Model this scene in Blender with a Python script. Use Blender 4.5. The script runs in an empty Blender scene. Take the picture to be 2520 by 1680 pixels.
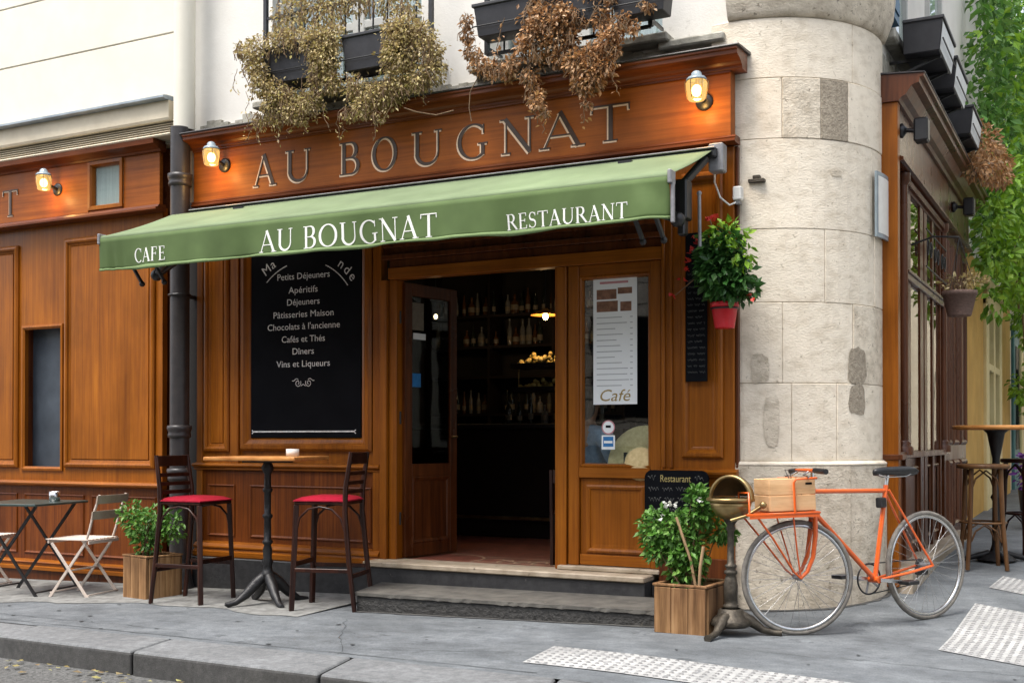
import bpy, bmesh, math, random
from mathutils import Vector as V, Matrix
rnd = random.Random(11)
sc = bpy.context.scene
COL = sc.collection
PI = math.pi

# ------------------------------------------------------------------ camera, sky, sun, exposure
cam = bpy.data.objects.new('camera', bpy.data.cameras.new('camera'))
COL.objects.link(cam)
cam.location = (0, 0, 1.18)
cam.rotation_euler = (math.radians(90.5), 0, math.radians(27.5))
cam.data.sensor_width = 36
cam.data.lens = 36 * 2840 / 2520
cam.data.shift_y = 215.2 / 2520
cam.data.clip_start = 0.05
cam.data.clip_end = 500
sc.camera = cam

SUN_EL, SUN_AZ = math.radians(66), math.radians(203)      # azimuth from +Y, clockwise
w = bpy.data.worlds.new('World')
sc.world = w
w.use_nodes = True
nt = w.node_tree
bg = nt.nodes['Background']
sky = nt.nodes.new('ShaderNodeTexSky')
sky.sky_type = 'NISHITA'
sky.sun_disc = False
sky.sun_elevation = SUN_EL
sky.sun_rotation = SUN_AZ
sky.air_density = 1.0
sky.dust_density = 3.0
sky.ozone_density = 0.6
hs = nt.nodes.new('ShaderNodeHueSaturation')                # overcast: the sky's colour washed out towards white
hs.inputs['Saturation'].default_value = 0.42
nt.links.new(sky.outputs[0], hs.inputs['Color'])
nt.links.new(hs.outputs[0], bg.inputs[0])
bg.inputs[1].default_value = 0.15
sl = bpy.data.lights.new('sun', 'SUN')
sl.energy = 1.5
sl.angle = math.radians(25)
sl.color = (1, 0.95, 0.87)
so = bpy.data.objects.new('sun', sl)
COL.objects.link(so)
sd = V((math.sin(SUN_AZ) * math.cos(SUN_EL), math.cos(SUN_AZ) * math.cos(SUN_EL), math.sin(SUN_EL)))
so.rotation_euler = sd.to_track_quat('Z', 'Y').to_euler()
so.location = (0, -5, 20)
vs = sc.view_settings
vs.view_transform = 'Standard'
vs.look = 'None'
vs.gamma = 1
vs.use_curve_mapping = False
vs.exposure = 1.38
sc.cycles.max_bounces = 6
sc.cycles.diffuse_bounces = 3
sc.cycles.glossy_bounces = 3
sc.cycles.transparent_max_bounces = 8
sc.cycles.sample_clamp_indirect = 4
sc.cycles.caustics_reflective = False
sc.cycles.caustics_refractive = False

# ------------------------------------------------------------------ materials
def nodes(name):
    m = bpy.data.materials.new(name)
    m.use_nodes = True
    t = m.node_tree
    return m, t, t.nodes['Principled BSDF']

def mapping(t, scale, kind='pos'):
    if kind == 'pos':
        g = t.nodes.new('ShaderNodeNewGeometry').outputs['Position']
    else:
        g = t.nodes.new('ShaderNodeTexCoord').outputs['Object']
    mp = t.nodes.new('ShaderNodeMapping')
    mp.inputs['Scale'].default_value = scale
    t.links.new(g, mp.inputs[0])
    return mp.outputs[0]

def noise(t, vec, scale, detail=4, rough=0.6):
    n = t.nodes.new('ShaderNodeTexNoise')
    n.inputs['Scale'].default_value = scale
    n.inputs['Detail'].default_value = detail
    n.inputs['Roughness'].default_value = rough
    t.links.new(vec, n.inputs['Vector'])
    return n.outputs['Fac']

def ramp(t, fac, stops):
    r = t.nodes.new('ShaderNodeValToRGB')
    e = r.color_ramp.elements
    e[0].position, e[0].color = stops[0][0], (*stops[0][1], 1)
    e[1].position, e[1].color = stops[-1][0], (*stops[-1][1], 1)
    for p, c in stops[1:-1]:
        q = e.new(p)
        q.color = (*c, 1)
    t.links.new(fac, r.inputs[0])
    return r.outputs[0]

def mixc(t, fac, a, b, mode='MIX'):
    m = t.nodes.new('ShaderNodeMix')
    m.data_type = 'RGBA'
    m.blend_type = mode
    for s, x in ((m.inputs[0], fac), (m.inputs[6], a), (m.inputs[7], b)):
        if isinstance(x, (int, float)):
            s.default_value = x
        elif isinstance(x, tuple):
            s.default_value = (*x, 1)
        else:
            t.links.new(x, s)
    return m.outputs[2]

def bump(t, b, h, strength, dist=0.01):
    n = t.nodes.new('ShaderNodeBump')
    n.inputs['Strength'].default_value = strength
    n.inputs['Distance'].default_value = dist
    t.links.new(h, n.inputs['Height'])
    t.links.new(n.outputs[0], b.inputs['Normal'])

def surf(name, c1, c2=None, scale=8, rough=0.6, metal=0, bmp=0.15, bscale=None, stretch=(1, 1, 1), kind='pos',
         coat=0, big=0.0, spec=0.5, lo=0.35, hi=0.68, dist=0.01, rvar=0.0, spots=None, grain=0.0):
    """two-tone noise surface with relief; big adds a slow blotch, spots = (colour, scale, threshold)"""
    m, t, b = nodes(name)
    c2 = c2 or tuple(x * 0.75 for x in c1)
    vec = mapping(t, stretch, kind)
    n1 = noise(t, vec, scale, 6)
    col = ramp(t, n1, [(lo, c2), (hi, c1)])
    if big:
        n2 = noise(t, mapping(t, (1, 1, 1), kind), 1.3, 4)
        d = ramp(t, n2, [(0.3, (1 - big,) * 3), (0.7, (1 + big * 0.3,) * 3)])
        col = mixc(t, 1.0, col, d, 'MULTIPLY')
    if spots:
        sc_, s_, th = spots
        n4 = noise(t, mapping(t, (1, 1, 1), kind), s_, 5, 0.7)
        f = ramp(t, n4, [(th, (0, 0, 0)), (th + 0.06, (1, 1, 1))])
        col = mixc(t, f, col, sc_)
    if grain:
        n5 = noise(t, mapping(t, (1, 1, 1), kind), 95, 3, 0.8)
        n6 = noise(t, mapping(t, (0.9, 1.25, 1), kind), 11, 7, 0.8)
        col = mixc(t, 1.0, col, ramp(t, n5, [(0.3, (1 - grain * .55,) * 3), (0.72, (1 + grain * .6,) * 3)]), 'MULTIPLY')
        col = mixc(t, 1.0, col, ramp(t, n6, [(0.36, (1 - grain * .5,) * 3), (0.62, (1 + grain * .2,) * 3)]), 'MULTIPLY')
    t.links.new(col, b.inputs['Base Color'])
    b.inputs['Roughness'].default_value = rough
    if rvar:
        rr = ramp(t, n1, [(0.3, (max(rough - rvar, 0.05),) * 3), (0.7, (min(rough + rvar, 1),) * 3)])
        t.links.new(rr, b.inputs['Roughness'])
    b.inputs['Metallic'].default_value = metal
    b.inputs['Specular IOR Level'].default_value = spec
    if coat:
        b.inputs['Coat Weight'].default_value = coat
        b.inputs['Coat Roughness'].default_value = 0.15
    if bmp:
        n3 = noise(t, vec, bscale or scale * 3, 5)
        bump(t, b, n3, bmp, dist)
    return m

def wood(name, dark, mid, light, stretch, rough=0.36, coat=0.25, big=0.35, wear=0.0, spec=0.2):
    m, t, b = nodes(name)
    v1 = mapping(t, stretch)
    g = noise(t, v1, 1.0, 7, 0.65)
    col = ramp(t, g, [(0.28, dark), (0.5, mid), (0.74, light)])
    g2 = noise(t, mapping(t, tuple(q * .22 for q in stretch)), 1.0, 5, 0.6)     # broader bands under the fine grain
    col = mixc(t, 1.0, col, ramp(t, g2, [(0.3, (0.80, 0.76, 0.74)), (0.7, (1.12, 1.12, 1.08))]), 'MULTIPLY')
    n2 = noise(t, mapping(t, (1, 1, 0.55)), 2.1, 4)
    d = ramp(t, n2, [(0.3, (1 - big, 1 - big * 1.1, 1 - big * 1.1)), (0.7, (1.12, 1.1, 1.05))])
    col = mixc(t, 1.0, col, d, 'MULTIPLY')
    if wear:
        n4 = noise(t, mapping(t, (1, 1, 1)), 9, 8, 0.8)
        f = ramp(t, n4, [(0.66, (0, 0, 0)), (0.74, (wear,) * 3)])
        col = mixc(t, f, col, (0.42, 0.24, 0.12))
    t.links.new(col, b.inputs['Base Color'])
    rr = ramp(t, n2, [(0.3, (rough - 0.08,) * 3), (0.7, (rough + 0.14,) * 3)])
    t.links.new(rr, b.inputs['Roughness'])
    b.inputs['Coat Weight'].default_value = coat * 0.5
    b.inputs['Coat Roughness'].default_value = 0.22
    b.inputs['Specular IOR Level'].default_value = spec
    bump(t, b, g, 0.12, 0.004)
    return m

def glow(name, col, strength):
    m, t, b = nodes(name)
    b.inputs['Base Color'].default_value = (*col, 1)
    b.inputs['Emission Color'].default_value = (*col, 1)
    b.inputs['Emission Strength'].default_value = strength
    return m

def glass(name, tint=(0.9, 0.95, 0.95), refl=1.0, rough=0.02):
    m = bpy.data.materials.new(name)
    m.use_nodes = True
    t = m.node_tree
    for n in list(t.nodes):
        t.nodes.remove(n)
    o = t.nodes.new('ShaderNodeOutputMaterial')
    tr = t.nodes.new('ShaderNodeBsdfTransparent')
    tr.inputs[0].default_value = (*tint, 1)
    gl = t.nodes.new('ShaderNodeBsdfGlossy')
    gl.inputs['Roughness'].default_value = rough
    gl.inputs[0].default_value = (refl, refl, refl, 1)
    fr = t.nodes.new('ShaderNodeFresnel')
    fr.inputs[0].default_value = 1.9
    n = noise(t, mapping(t, (1, 1, 1)), 2.0, 2)
    bp = t.nodes.new('ShaderNodeBump')
    bp.inputs['Strength'].default_value = 0.05
    bp.inputs['Distance'].default_value = 0.02
    t.links.new(n, bp.inputs['Height'])
    t.links.new(bp.outputs[0], gl.inputs['Normal'])
    mx = t.nodes.new('ShaderNodeMixShader')
    gm = t.nodes.new('ShaderNodeNewGeometry')
    mu = t.nodes.new('ShaderNodeMath')
    mu.operation = 'SUBTRACT'
    mu.use_clamp = True
    t.links.new(fr.outputs[0], mu.inputs[0])
    t.links.new(gm.outputs['Backfacing'], mu.inputs[1])
    t.links.new(mu.outputs[0], mx.inputs[0])
    t.links.new(tr.outputs[0], mx.inputs[1])
    t.links.new(gl.outputs[0], mx.inputs[2])
    t.links.new(mx.outputs[0], o.inputs[0])
    return m

def leafmat(name, cols, rough=0.5, trans=0.25):
    """leaf colour varies per leaf (mesh island / object) around the given stops"""
    m, t, b = nodes(name)
    g = t.nodes.new('ShaderNodeNewGeometry')
    oi = t.nodes.new('ShaderNodeObjectInfo')
    ad = t.nodes.new('ShaderNodeMath')
    ad.operation = 'ADD'
    t.links.new(g.outputs['Random Per Island'], ad.inputs[0])
    t.links.new(oi.outputs['Random'], ad.inputs[1])
    fr = t.nodes.new('ShaderNodeMath')
    fr.operation = 'FRACT'
    t.links.new(ad.outputs[0], fr.inputs[0])
    n = len(cols)
    col = ramp(t, fr.outputs[0], [(i / (n - 1), c) for i, c in enumerate(cols)])
    t.links.new(col, b.inputs['Base Color'])
    b.inputs['Roughness'].default_value = rough
    b.inputs['Subsurface Weight'].default_value = 0
    out = t.nodes['Material Output']
    tl = t.nodes.new('ShaderNodeBsdfTranslucent')
    t.links.new(col, tl.inputs[0])
    mx = t.nodes.new('ShaderNodeMixShader')
    mx.inputs[0].default_value = trans
    t.links.new(b.outputs[0], mx.inputs[1])
    t.links.new(tl.outputs[0], mx.inputs[2])
    t.links.new(mx.outputs[0], out.inputs[0])
    return m

WD, WM, WL = (0.205, 0.057, 0.0040), (0.290, 0.090, 0.0056), (0.365, 0.124, 0.0090)
M = {}
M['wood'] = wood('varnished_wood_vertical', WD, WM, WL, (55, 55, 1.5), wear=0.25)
M['woodh'] = wood('varnished_wood_horizontal', WD, WM, WL, (1.5, 55, 55), wear=0.25)
M['sign'] = wood('sign_board_wood', (0.185, 0.050, 0.006), (0.285, 0.080, 0.0095), (0.36, 0.110, 0.016), (1.2, 30, 36), rough=0.45, coat=0.1, big=0.3, wear=0.12)
M['woodlow'] = wood('worn_shaded_lower_wood', (0.085, 0.020, 0.0035), (0.165, 0.042, 0.0055), (0.24, 0.072, 0.0095), (55, 55, 1.5), rough=0.42, big=0.4, wear=0.45)  # wear and dirt, plus the shade low on the front painted in darker
M['woodd'] = wood('dark_varnished_wood', (0.045, 0.012, 0.004), (0.105, 0.030, 0.008), (0.17, 0.052, 0.014), (26, 26, 1.6), rough=0.3, wear=0.25)
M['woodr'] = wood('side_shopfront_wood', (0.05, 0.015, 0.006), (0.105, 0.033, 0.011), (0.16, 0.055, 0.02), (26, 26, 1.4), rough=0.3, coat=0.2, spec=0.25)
M['frieze'] = wood('glossy_frieze_wood', (0.05, 0.018, 0.009), (0.10, 0.036, 0.015), (0.16, 0.06, 0.026), (26, 1.6, 26), rough=0.28, coat=0.6, spec=0.4)
M['cornice'] = wood('cornice_wood', (0.07, 0.018, 0.005), (0.15, 0.040, 0.010), (0.22, 0.064, 0.016), (1.6, 26, 26))
M['table'] = wood('table_top_wood', (0.42, 0.16, 0.04), (0.60, 0.27, 0.08), (0.70, 0.38, 0.14), (3, 30, 30), rough=0.35)
M['stool'] = wood('dark_stool_wood', (0.010, 0.004, 0.003), (0.028, 0.009, 0.006), (0.06, 0.02, 0.012), (20, 20, 2), rough=0.3, coat=0.4, wear=0.2)
M['cane'] = wood('brown_bentwood', (0.06, 0.03, 0.015), (0.14, 0.07, 0.03), (0.22, 0.12, 0.055), (20, 20, 2), rough=0.4)
M['crate'] = wood('pale_crate_wood', (0.50, 0.30, 0.15), (0.66, 0.42, 0.23), (0.75, 0.52, 0.31), (3, 3, 30), rough=0.6, coat=0, big=0.15)
M['planter'] = wood('weathered_planter_wood', (0.10, 0.052, 0.022), (0.36, 0.21, 0.10), (0.60, 0.40, 0.22), (22, 22, 1.3), rough=0.8, coat=0, big=0.6, wear=0.4)
M['stake'] = wood('pale_stake_wood', (0.30, 0.19, 0.10), (0.45, 0.31, 0.18), (0.58, 0.43, 0.27), (20, 20, 2), rough=0.8, coat=0)
M['white'] = surf('white_plaster', (0.76, 0.74, 0.69), (0.69, 0.665, 0.61), 2.5, 0.9, bmp=0.4, bscale=45, big=0.10, lo=0.25, hi=0.6, dist=0.005, spots=((0.50, 0.475, 0.43), 2.6, 0.635))
M['cream'] = surf('cream_render', (0.74, 0.705, 0.61), (0.69, 0.655, 0.56), 3, 0.9, bmp=0.1, bscale=50, big=0.05)
M['creamband'] = surf('cream_band_paint', (0.70, 0.62, 0.47), (0.62, 0.54, 0.40), 6, 0.7, bmp=0.1, big=0.15)
M['ochre'] = surf('ochre_render', (0.66, 0.40, 0.10), (0.56, 0.32, 0.07), 3, 0.85, bmp=0.1, bscale=30, big=0.15)
M['paleyel'] = surf('pale_yellow_paint', (0.75, 0.62, 0.33), (0.68, 0.55, 0.27), 5, 0.6, bmp=0.03)
M['teal'] = surf('teal_paint', (0.07, 0.20, 0.21), (0.05, 0.15, 0.16), 6, 0.5, bmp=0.03)
M['blue'] = surf('blue_shutter_paint', (0.02, 0.13, 0.24), (0.015, 0.10, 0.19), 6, 0.5, bmp=0.03)
M['stone'] = surf('pale_limestone', (0.82, 0.735, 0.60), (0.66, 0.575, 0.45), 9, 0.9, bmp=0.6, bscale=48, big=0.16, lo=0.30, hi=0.54, dist=0.008, stretch=(1, 1, 1.9), spots=((0.44, 0.38, 0.29), 26, 0.62))
M['stone2'] = surf('weathered_limestone', (0.75, 0.665, 0.535), (0.53, 0.455, 0.35), 10, 0.95, bmp=0.8, bscale=48, big=0.28, lo=0.34, hi=0.57, dist=0.010, stretch=(1, 1, 1.5), spots=((0.30, 0.255, 0.19), 22, 0.60))
M['stonedark'] = surf('dark_stone_patch', (0.43, 0.37, 0.285), (0.24, 0.20, 0.15), 38, 0.95, bmp=1.0, bscale=70, dist=0.012, lo=0.3, hi=0.66)
M['mortar'] = surf('lime_mortar', (0.58, 0.52, 0.43), (0.44, 0.39, 0.31), 20, 0.95, bmp=0.3)
M['ledge'] = surf('weathered_ledge', (0.46, 0.44, 0.38), (0.25, 0.24, 0.2), 14, 0.95, bmp=0.6, bscale=40)
M['asphalt'] = surf('pavement_asphalt', (0.168, 0.183, 0.195), (0.105, 0.116, 0.127), 3.2, 0.82, bmp=0.6, bscale=170, big=0.34, lo=0.32, hi=0.62, dist=0.004, stretch=(0.9, 1.3, 1), spots=((0.078, 0.085, 0.092), 2.6, 0.61), grain=0.55)
M['concrete'] = surf('worn_concrete', (0.215, 0.215, 0.205), (0.125, 0.125, 0.118), 11, 0.9, bmp=0.5, bscale=70, lo=0.35, hi=0.6, dist=0.006)
M['kerb'] = surf('granite_kerb', (0.20, 0.207, 0.212), (0.13, 0.135, 0.14), 22, 0.85, bmp=0.5, bscale=120, big=0.3, dist=0.006, grain=0.4)
_t = M['kerb'].node_tree
_b = _t.nodes['Principled BSDF']
_g = _t.nodes.new('ShaderNodeNewGeometry')
_x = _t.nodes.new('ShaderNodeSeparateXYZ')
_t.links.new(_g.outputs['Normal'], _x.inputs[0])
_c = _b.inputs['Base Color'].links[0].from_socket
_f = ramp(_t, _x.outputs['Z'], [(0.3, (1, 1, 1)), (0.75, (0, 0, 0))])   # road dirt sticking to the upright side
_t.links.new(mixc(_t, _f, _c, mixc(_t, 1.0, _c, (0.42, 0.40, 0.38), 'MULTIPLY')), _b.inputs['Base Color'])
M['road'] = surf('road_asphalt', (0.16, 0.16, 0.155), (0.07, 0.07, 0.068), 42, 0.9, bmp=1.0, bscale=90, lo=0.4, hi=0.62, dist=0.012, big=0.3)
M['granite'] = surf('dark_plinth_granite', (0.040, 0.040, 0.042), (0.020, 0.020, 0.022), 20, 0.5, bmp=0.3, bscale=60, spots=((0.12, 0.115, 0.105), 26, 0.66))
M['marble'] = surf('worn_marble_sill', (0.46, 0.38, 0.29), (0.30, 0.24, 0.17), 9, 0.55, bmp=0.2, spots=((0.13, 0.10, 0.07), 14, 0.63))
M['steptop'] = surf('worn_step_tread', (0.12, 0.112, 0.098), (0.06, 0.056, 0.05), 9, 0.75, bmp=0.5, spots=((0.24, 0.21, 0.165), 16, 0.66))
M['stepface'] = surf('dark_step_stone', (0.045, 0.043, 0.04), (0.022, 0.021, 0.02), 24, 0.65, bmp=0.9, bscale=30, dist=0.02, spots=((0.36, 0.32, 0.25), 22, 0.69))
M['tactile'] = surf('white_tactile_paint', (0.47, 0.47, 0.46), (0.34, 0.34, 0.335), 11, 0.75, bmp=0.3, big=0.35, spots=((0.19, 0.195, 0.2), 19, 0.55))
M['stud'] = surf('worn_tactile_stud', (0.22, 0.22, 0.22), (0.15, 0.15, 0.15), 30, 0.6, bmp=0.1)
M['tiles'] = surf('worn_red_floor', (0.36, 0.115, 0.075), (0.18, 0.06, 0.04), 12, 0.4, bmp=0.1)
M['inlay'] = surf('cream_floor_inlay', (0.75, 0.56, 0.38), (0.6, 0.43, 0.28), 20, 0.5, bmp=0.1)
M['iron'] = surf('painted_downpipe_iron', (0.040, 0.034, 0.034), (0.026, 0.023, 0.024), 12, 0.42, bmp=0.15, bscale=50)
M['black'] = surf('black_painted_metal', (0.016, 0.016, 0.017), (0.009, 0.009, 0.010), 20, 0.4, bmp=0.05)
M['castiron'] = surf('weathered_cast_iron', (0.10, 0.085, 0.065), (0.045, 0.038, 0.03), 24, 0.5, metal=0.6, bmp=0.5, bscale=50)
M['castblack'] = surf('black_cast_iron', (0.022, 0.021, 0.022), (0.012, 0.012, 0.013), 24, 0.42, metal=0.3, bmp=0.4, bscale=50)
M['brass'] = surf('tarnished_brass', (0.48, 0.35, 0.16), (0.25, 0.17, 0.075), 9, 0.36, metal=0.9, bmp=0.15, big=0.3)
M['brassin'] = surf('blackened_brass', (0.10, 0.075, 0.045), (0.05, 0.037, 0.022), 12, 0.6, metal=0.4, bmp=0.2)
M['steel'] = surf('bright_steel', (0.62, 0.62, 0.62), (0.5, 0.5, 0.5), 30, 0.25, metal=1, bmp=0.02)
M['greymetal'] = surf('grey_painted_metal', (0.30, 0.30, 0.31), (0.2, 0.2, 0.21), 20, 0.45, metal=0.3, bmp=0.1)
M['zinc'] = surf('blue_grey_zinc', (0.36, 0.41, 0.45), (0.24, 0.28, 0.31), 8, 0.5, metal=0.3, bmp=0.1)
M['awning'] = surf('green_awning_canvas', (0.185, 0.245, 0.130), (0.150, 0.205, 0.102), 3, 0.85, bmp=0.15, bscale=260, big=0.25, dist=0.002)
M['valance'] = surf('green_valance_canvas', (0.100, 0.158, 0.048), (0.080, 0.130, 0.037), 3, 0.85, bmp=0.15, bscale=260, big=0.28, dist=0.002)  # same cloth as the canopy, its shade put into a darker green
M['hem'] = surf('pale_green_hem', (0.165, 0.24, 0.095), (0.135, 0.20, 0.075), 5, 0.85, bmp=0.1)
M['lettering'] = surf('white_lettering', (0.84, 0.84, 0.80), (0.78, 0.78, 0.74), 20, 0.7, bmp=0)
M['chalkw'] = surf('white_chalk', (0.86, 0.86, 0.84), (0.5, 0.5, 0.49), 60, 0.9, bmp=0)
M['chalky'] = surf('yellow_chalk', (0.45, 0.36, 0.14), (0.3, 0.24, 0.09), 60, 0.9, bmp=0)
M['chalkg'] = surf('grey_chalk', (0.20, 0.20, 0.19), (0.10, 0.10, 0.095), 60, 0.9, bmp=0)
M['slate'] = surf('black_chalkboard', (0.0075, 0.008, 0.010), (0.005, 0.0055, 0.007), 4, 0.8, bmp=0.05, spec=0.05)
M['gilt'] = surf('pale_gilt_edge', (0.80, 0.60, 0.42), (0.66, 0.46, 0.30), 30, 0.4, metal=0.2, bmp=0)
M['letterdark'] = surf('carved_letter_dark', (0.055, 0.028, 0.014), (0.03, 0.015, 0.008), 12, 0.35, bmp=0.05)
M['red'] = surf('red_leather_seat', (0.34, 0.010, 0.030), (0.27, 0.008, 0.024), 14, 0.34, bmp=0.15, bscale=140, dist=0.002)
M['redpot'] = surf('red_plastic_pot', (0.62, 0.012, 0.025), (0.52, 0.01, 0.02), 10, 0.35, bmp=0.03)
M['orange'] = surf('orange_frame_paint', (0.76, 0.125, 0.012), (0.66, 0.10, 0.010), 10, 0.3, coat=0.5, bmp=0.03)
M['rubber'] = surf('grey_tyre_rubber', (0.21, 0.19, 0.165), (0.13, 0.12, 0.105), 30, 0.75, bmp=0.1)
M['chairpaint'] = surf('pale_chair_paint', (0.62, 0.53, 0.46), (0.52, 0.44, 0.38), 18, 0.5, bmp=0.1)
M['chairslat'] = surf('beige_back_slat', (0.42, 0.34, 0.27), (0.34, 0.27, 0.21), 18, 0.6, bmp=0.1)
M['darkteal'] = surf('dark_table_paint', (0.05, 0.075, 0.07), (0.035, 0.055, 0.05), 12, 0.28, bmp=0.05)
M['plastic'] = surf('dark_flower_box_plastic', (0.026, 0.026, 0.030), (0.017, 0.017, 0.02), 14, 0.5, bmp=0.1)
M['palemetal'] = surf('pale_box_side', (0.74, 0.77, 0.78), (0.62, 0.65, 0.66), 10, 0.5, bmp=0.05)
M['soil'] = surf('potting_soil', (0.045, 0.030, 0.02), (0.02, 0.014, 0.01), 40, 1, bmp=1)
M['terracotta'] = surf('weathered_basket', (0.22, 0.14, 0.11), (0.13, 0.085, 0.07), 40, 0.9, bmp=0.6, bscale=60, stretch=(1, 1, 3))
M['whitepl'] = surf('white_plastic', (0.78, 0.77, 0.73), (0.70, 0.69, 0.65), 12, 0.45, bmp=0)
M['paper'] = surf('white_paper', (0.86, 0.88, 0.88), (0.83, 0.85, 0.85), 4, 0.8, bmp=0)
M['papergrey'] = surf('grey_print', (0.45, 0.46, 0.47), (0.38, 0.39, 0.4), 60, 0.8, bmp=0)
M['paperpink'] = surf('pink_print', (0.60, 0.28, 0.30), (0.5, 0.22, 0.24), 60, 0.8, bmp=0)
M['paperbrown'] = surf('brown_print', (0.30, 0.15, 0.09), (0.16, 0.08, 0.05), 30, 0.8, bmp=0)
M['papergold'] = surf('gold_print', (0.36, 0.25, 0.07), (0.28, 0.19, 0.05), 40, 0.7, bmp=0)
M['stickblue'] = surf('blue_sticker_print', (0.03, 0.20, 0.48), (0.02, 0.16, 0.4), 30, 0.5, bmp=0)
M['straw'] = surf('woven_straw', (0.74, 0.58, 0.30), (0.58, 0.43, 0.20), 40, 0.8, bmp=0.6, bscale=80)
M['enamel'] = surf('pale_blue_enamel', (0.30, 0.36, 0.40), (0.22, 0.27, 0.30), 6, 0.25, bmp=0.02)
M['barwood'] = surf('near_black_bar_wood', (0.014, 0.008, 0.006), (0.009, 0.006, 0.005), 8, 0.6, bmp=0.1, spec=0.2)
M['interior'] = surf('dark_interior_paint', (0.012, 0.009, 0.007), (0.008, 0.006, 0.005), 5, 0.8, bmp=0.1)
M['curtain'] = surf('net_curtain', (0.50, 0.52, 0.50), (0.38, 0.40, 0.39), 5, 0.9, bmp=0.2, stretch=(20, 20, 0.6))
M['shutter'] = surf('grey_window_paint', (0.45, 0.45, 0.42), (0.38, 0.38, 0.36), 8, 0.6, bmp=0.1)
M['orangeglow'] = surf('orange_blind', (0.60, 0.32, 0.14), (0.52, 0.27, 0.11), 6, 0.8, bmp=0.1)
M['doorslate'] = surf('blue_grey_shutter', (0.060, 0.075, 0.095), (0.038, 0.048, 0.062), 5, 0.45, bmp=0.1, big=0.3)
M['skin'] = surf('skin', (0.45, 0.25, 0.17), (0.4, 0.21, 0.14), 12, 0.55, bmp=0.02)
M['denim'] = surf('denim', (0.30, 0.41, 0.56), (0.20, 0.29, 0.42), 40, 0.9, bmp=0.2)
M['jeans'] = surf('dark_jeans', (0.02, 0.028, 0.055), (0.014, 0.02, 0.04), 40, 0.9, bmp=0.2)
M['hair'] = surf('dark_hair', (0.012, 0.009, 0.008), (0.007, 0.005, 0.005), 60, 0.5, bmp=0.3)
M['purple'] = leafmat('purple_petals', [(0.10, 0.015, 0.16), (0.2, 0.04, 0.3)])
M['glass'] = glass('window_glass')
M['glassdark'] = glass('door_glass', (0.55, 0.58, 0.58), refl=0.16)
M['jar'] = glass('lamp_glass', (1.0, 0.80, 0.45), rough=0.12)
_t = M['jar'].node_tree
_o = _t.nodes['Material Output']
_e = _t.nodes.new('ShaderNodeEmission')                     # frosted amber glass lit from inside
_e.inputs[0].default_value = (1.0, 0.60, 0.20, 1)
_e.inputs[1].default_value = 0.75
_m = _t.nodes.new('ShaderNodeMixShader')
_m.inputs[0].default_value = 0.35
_t.links.new(_o.inputs[0].links[0].from_socket, _m.inputs[1])
_t.links.new(_e.outputs[0], _m.inputs[2])
_t.links.new(_m.outputs[0], _o.inputs[0])
M['drinkglass'] = glass('clear_tumbler', (0.86, 0.9, 0.9))
M['bulb'] = glow('lamp_bulb', (1.0, 0.66, 0.26), 9)
M['bulb2'] = glow('pendant_bulb', (1.0, 0.72, 0.38), 9)
M['spot'] = glow('ceiling_spot', (1.0, 0.92, 0.8), 0.8)
M['shade'] = surf('amber_lamp_shade', (0.60, 0.26, 0.05), (0.52, 0.21, 0.04), 12, 0.4, bmp=0.02)
M['bottle'] = surf('dark_bottle_glass', (0.02, 0.025, 0.018), (0.01, 0.012, 0.009), 12, 0.12, bmp=0)
M['bottle2'] = surf('amber_bottle_glass', (0.10, 0.045, 0.012), (0.06, 0.025, 0.008), 12, 0.12, bmp=0)
M['bottle3'] = surf('clear_bottle_glass', (0.16, 0.16, 0.15), (0.10, 0.10, 0.095), 12, 0.12, bmp=0)
M['label'] = surf('paper_label', (0.20, 0.17, 0.125), (0.15, 0.125, 0.09), 30, 0.7, bmp=0)
M['fruit'] = leafmat('pale_yellow_heap', [(0.55, 0.42, 0.10), (0.62, 0.52, 0.2), (0.4, 0.3, 0.08)], trans=0)
M['dry1'] = leafmat('dry_tan_leaves', [(0.34, 0.25, 0.10), (0.56, 0.43, 0.20), (0.16, 0.11, 0.05), (0.68, 0.56, 0.30), (0.42, 0.36, 0.10), (0.24, 0.17, 0.07)])
M['dry2'] = leafmat('dry_rust_leaves', [(0.38, 0.19, 0.075), (0.56, 0.31, 0.13), (0.18, 0.09, 0.04), (0.66, 0.45, 0.26), (0.48, 0.23, 0.075), (0.28, 0.14, 0.06)])
M['stem'] = surf('dry_stem', (0.20, 0.13, 0.07), (0.13, 0.08, 0.045), 30, 0.9, bmp=0.2)
M['leaf'] = leafmat('fresh_green_leaves', [(0.06, 0.17, 0.018), (0.12, 0.29, 0.04), (0.04, 0.12, 0.014), (0.20, 0.37, 0.075)])
M['leafd'] = leafmat('dark_glossy_leaves', [(0.04, 0.14, 0.026), (0.075, 0.20, 0.05), (0.025, 0.085, 0.018), (0.13, 0.28, 0.07)], rough=0.3)
M['leafy'] = leafmat('bright_vine_leaves', [(0.13, 0.28, 0.012), (0.24, 0.44, 0.02), (0.07, 0.18, 0.01), (0.34, 0.52, 0.045)])
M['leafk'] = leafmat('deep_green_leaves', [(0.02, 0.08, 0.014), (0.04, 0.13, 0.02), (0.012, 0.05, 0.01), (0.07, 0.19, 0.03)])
M['flower'] = leafmat('red_petals', [(0.62, 0.02, 0.015), (0.45, 0.012, 0.012), (0.7, 0.06, 0.03)])
M['petalw'] = leafmat('white_petals', [(0.75, 0.75, 0.7), (0.65, 0.65, 0.6)])
M['litter'] = leafmat('fallen_leaves', [(0.34, 0.29, 0.08), (0.24, 0.16, 0.07), (0.40, 0.38, 0.14), (0.2, 0.14, 0.08)])

# ------------------------------------------------------------------ mesh builder and object helpers
OFF = {}

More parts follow.
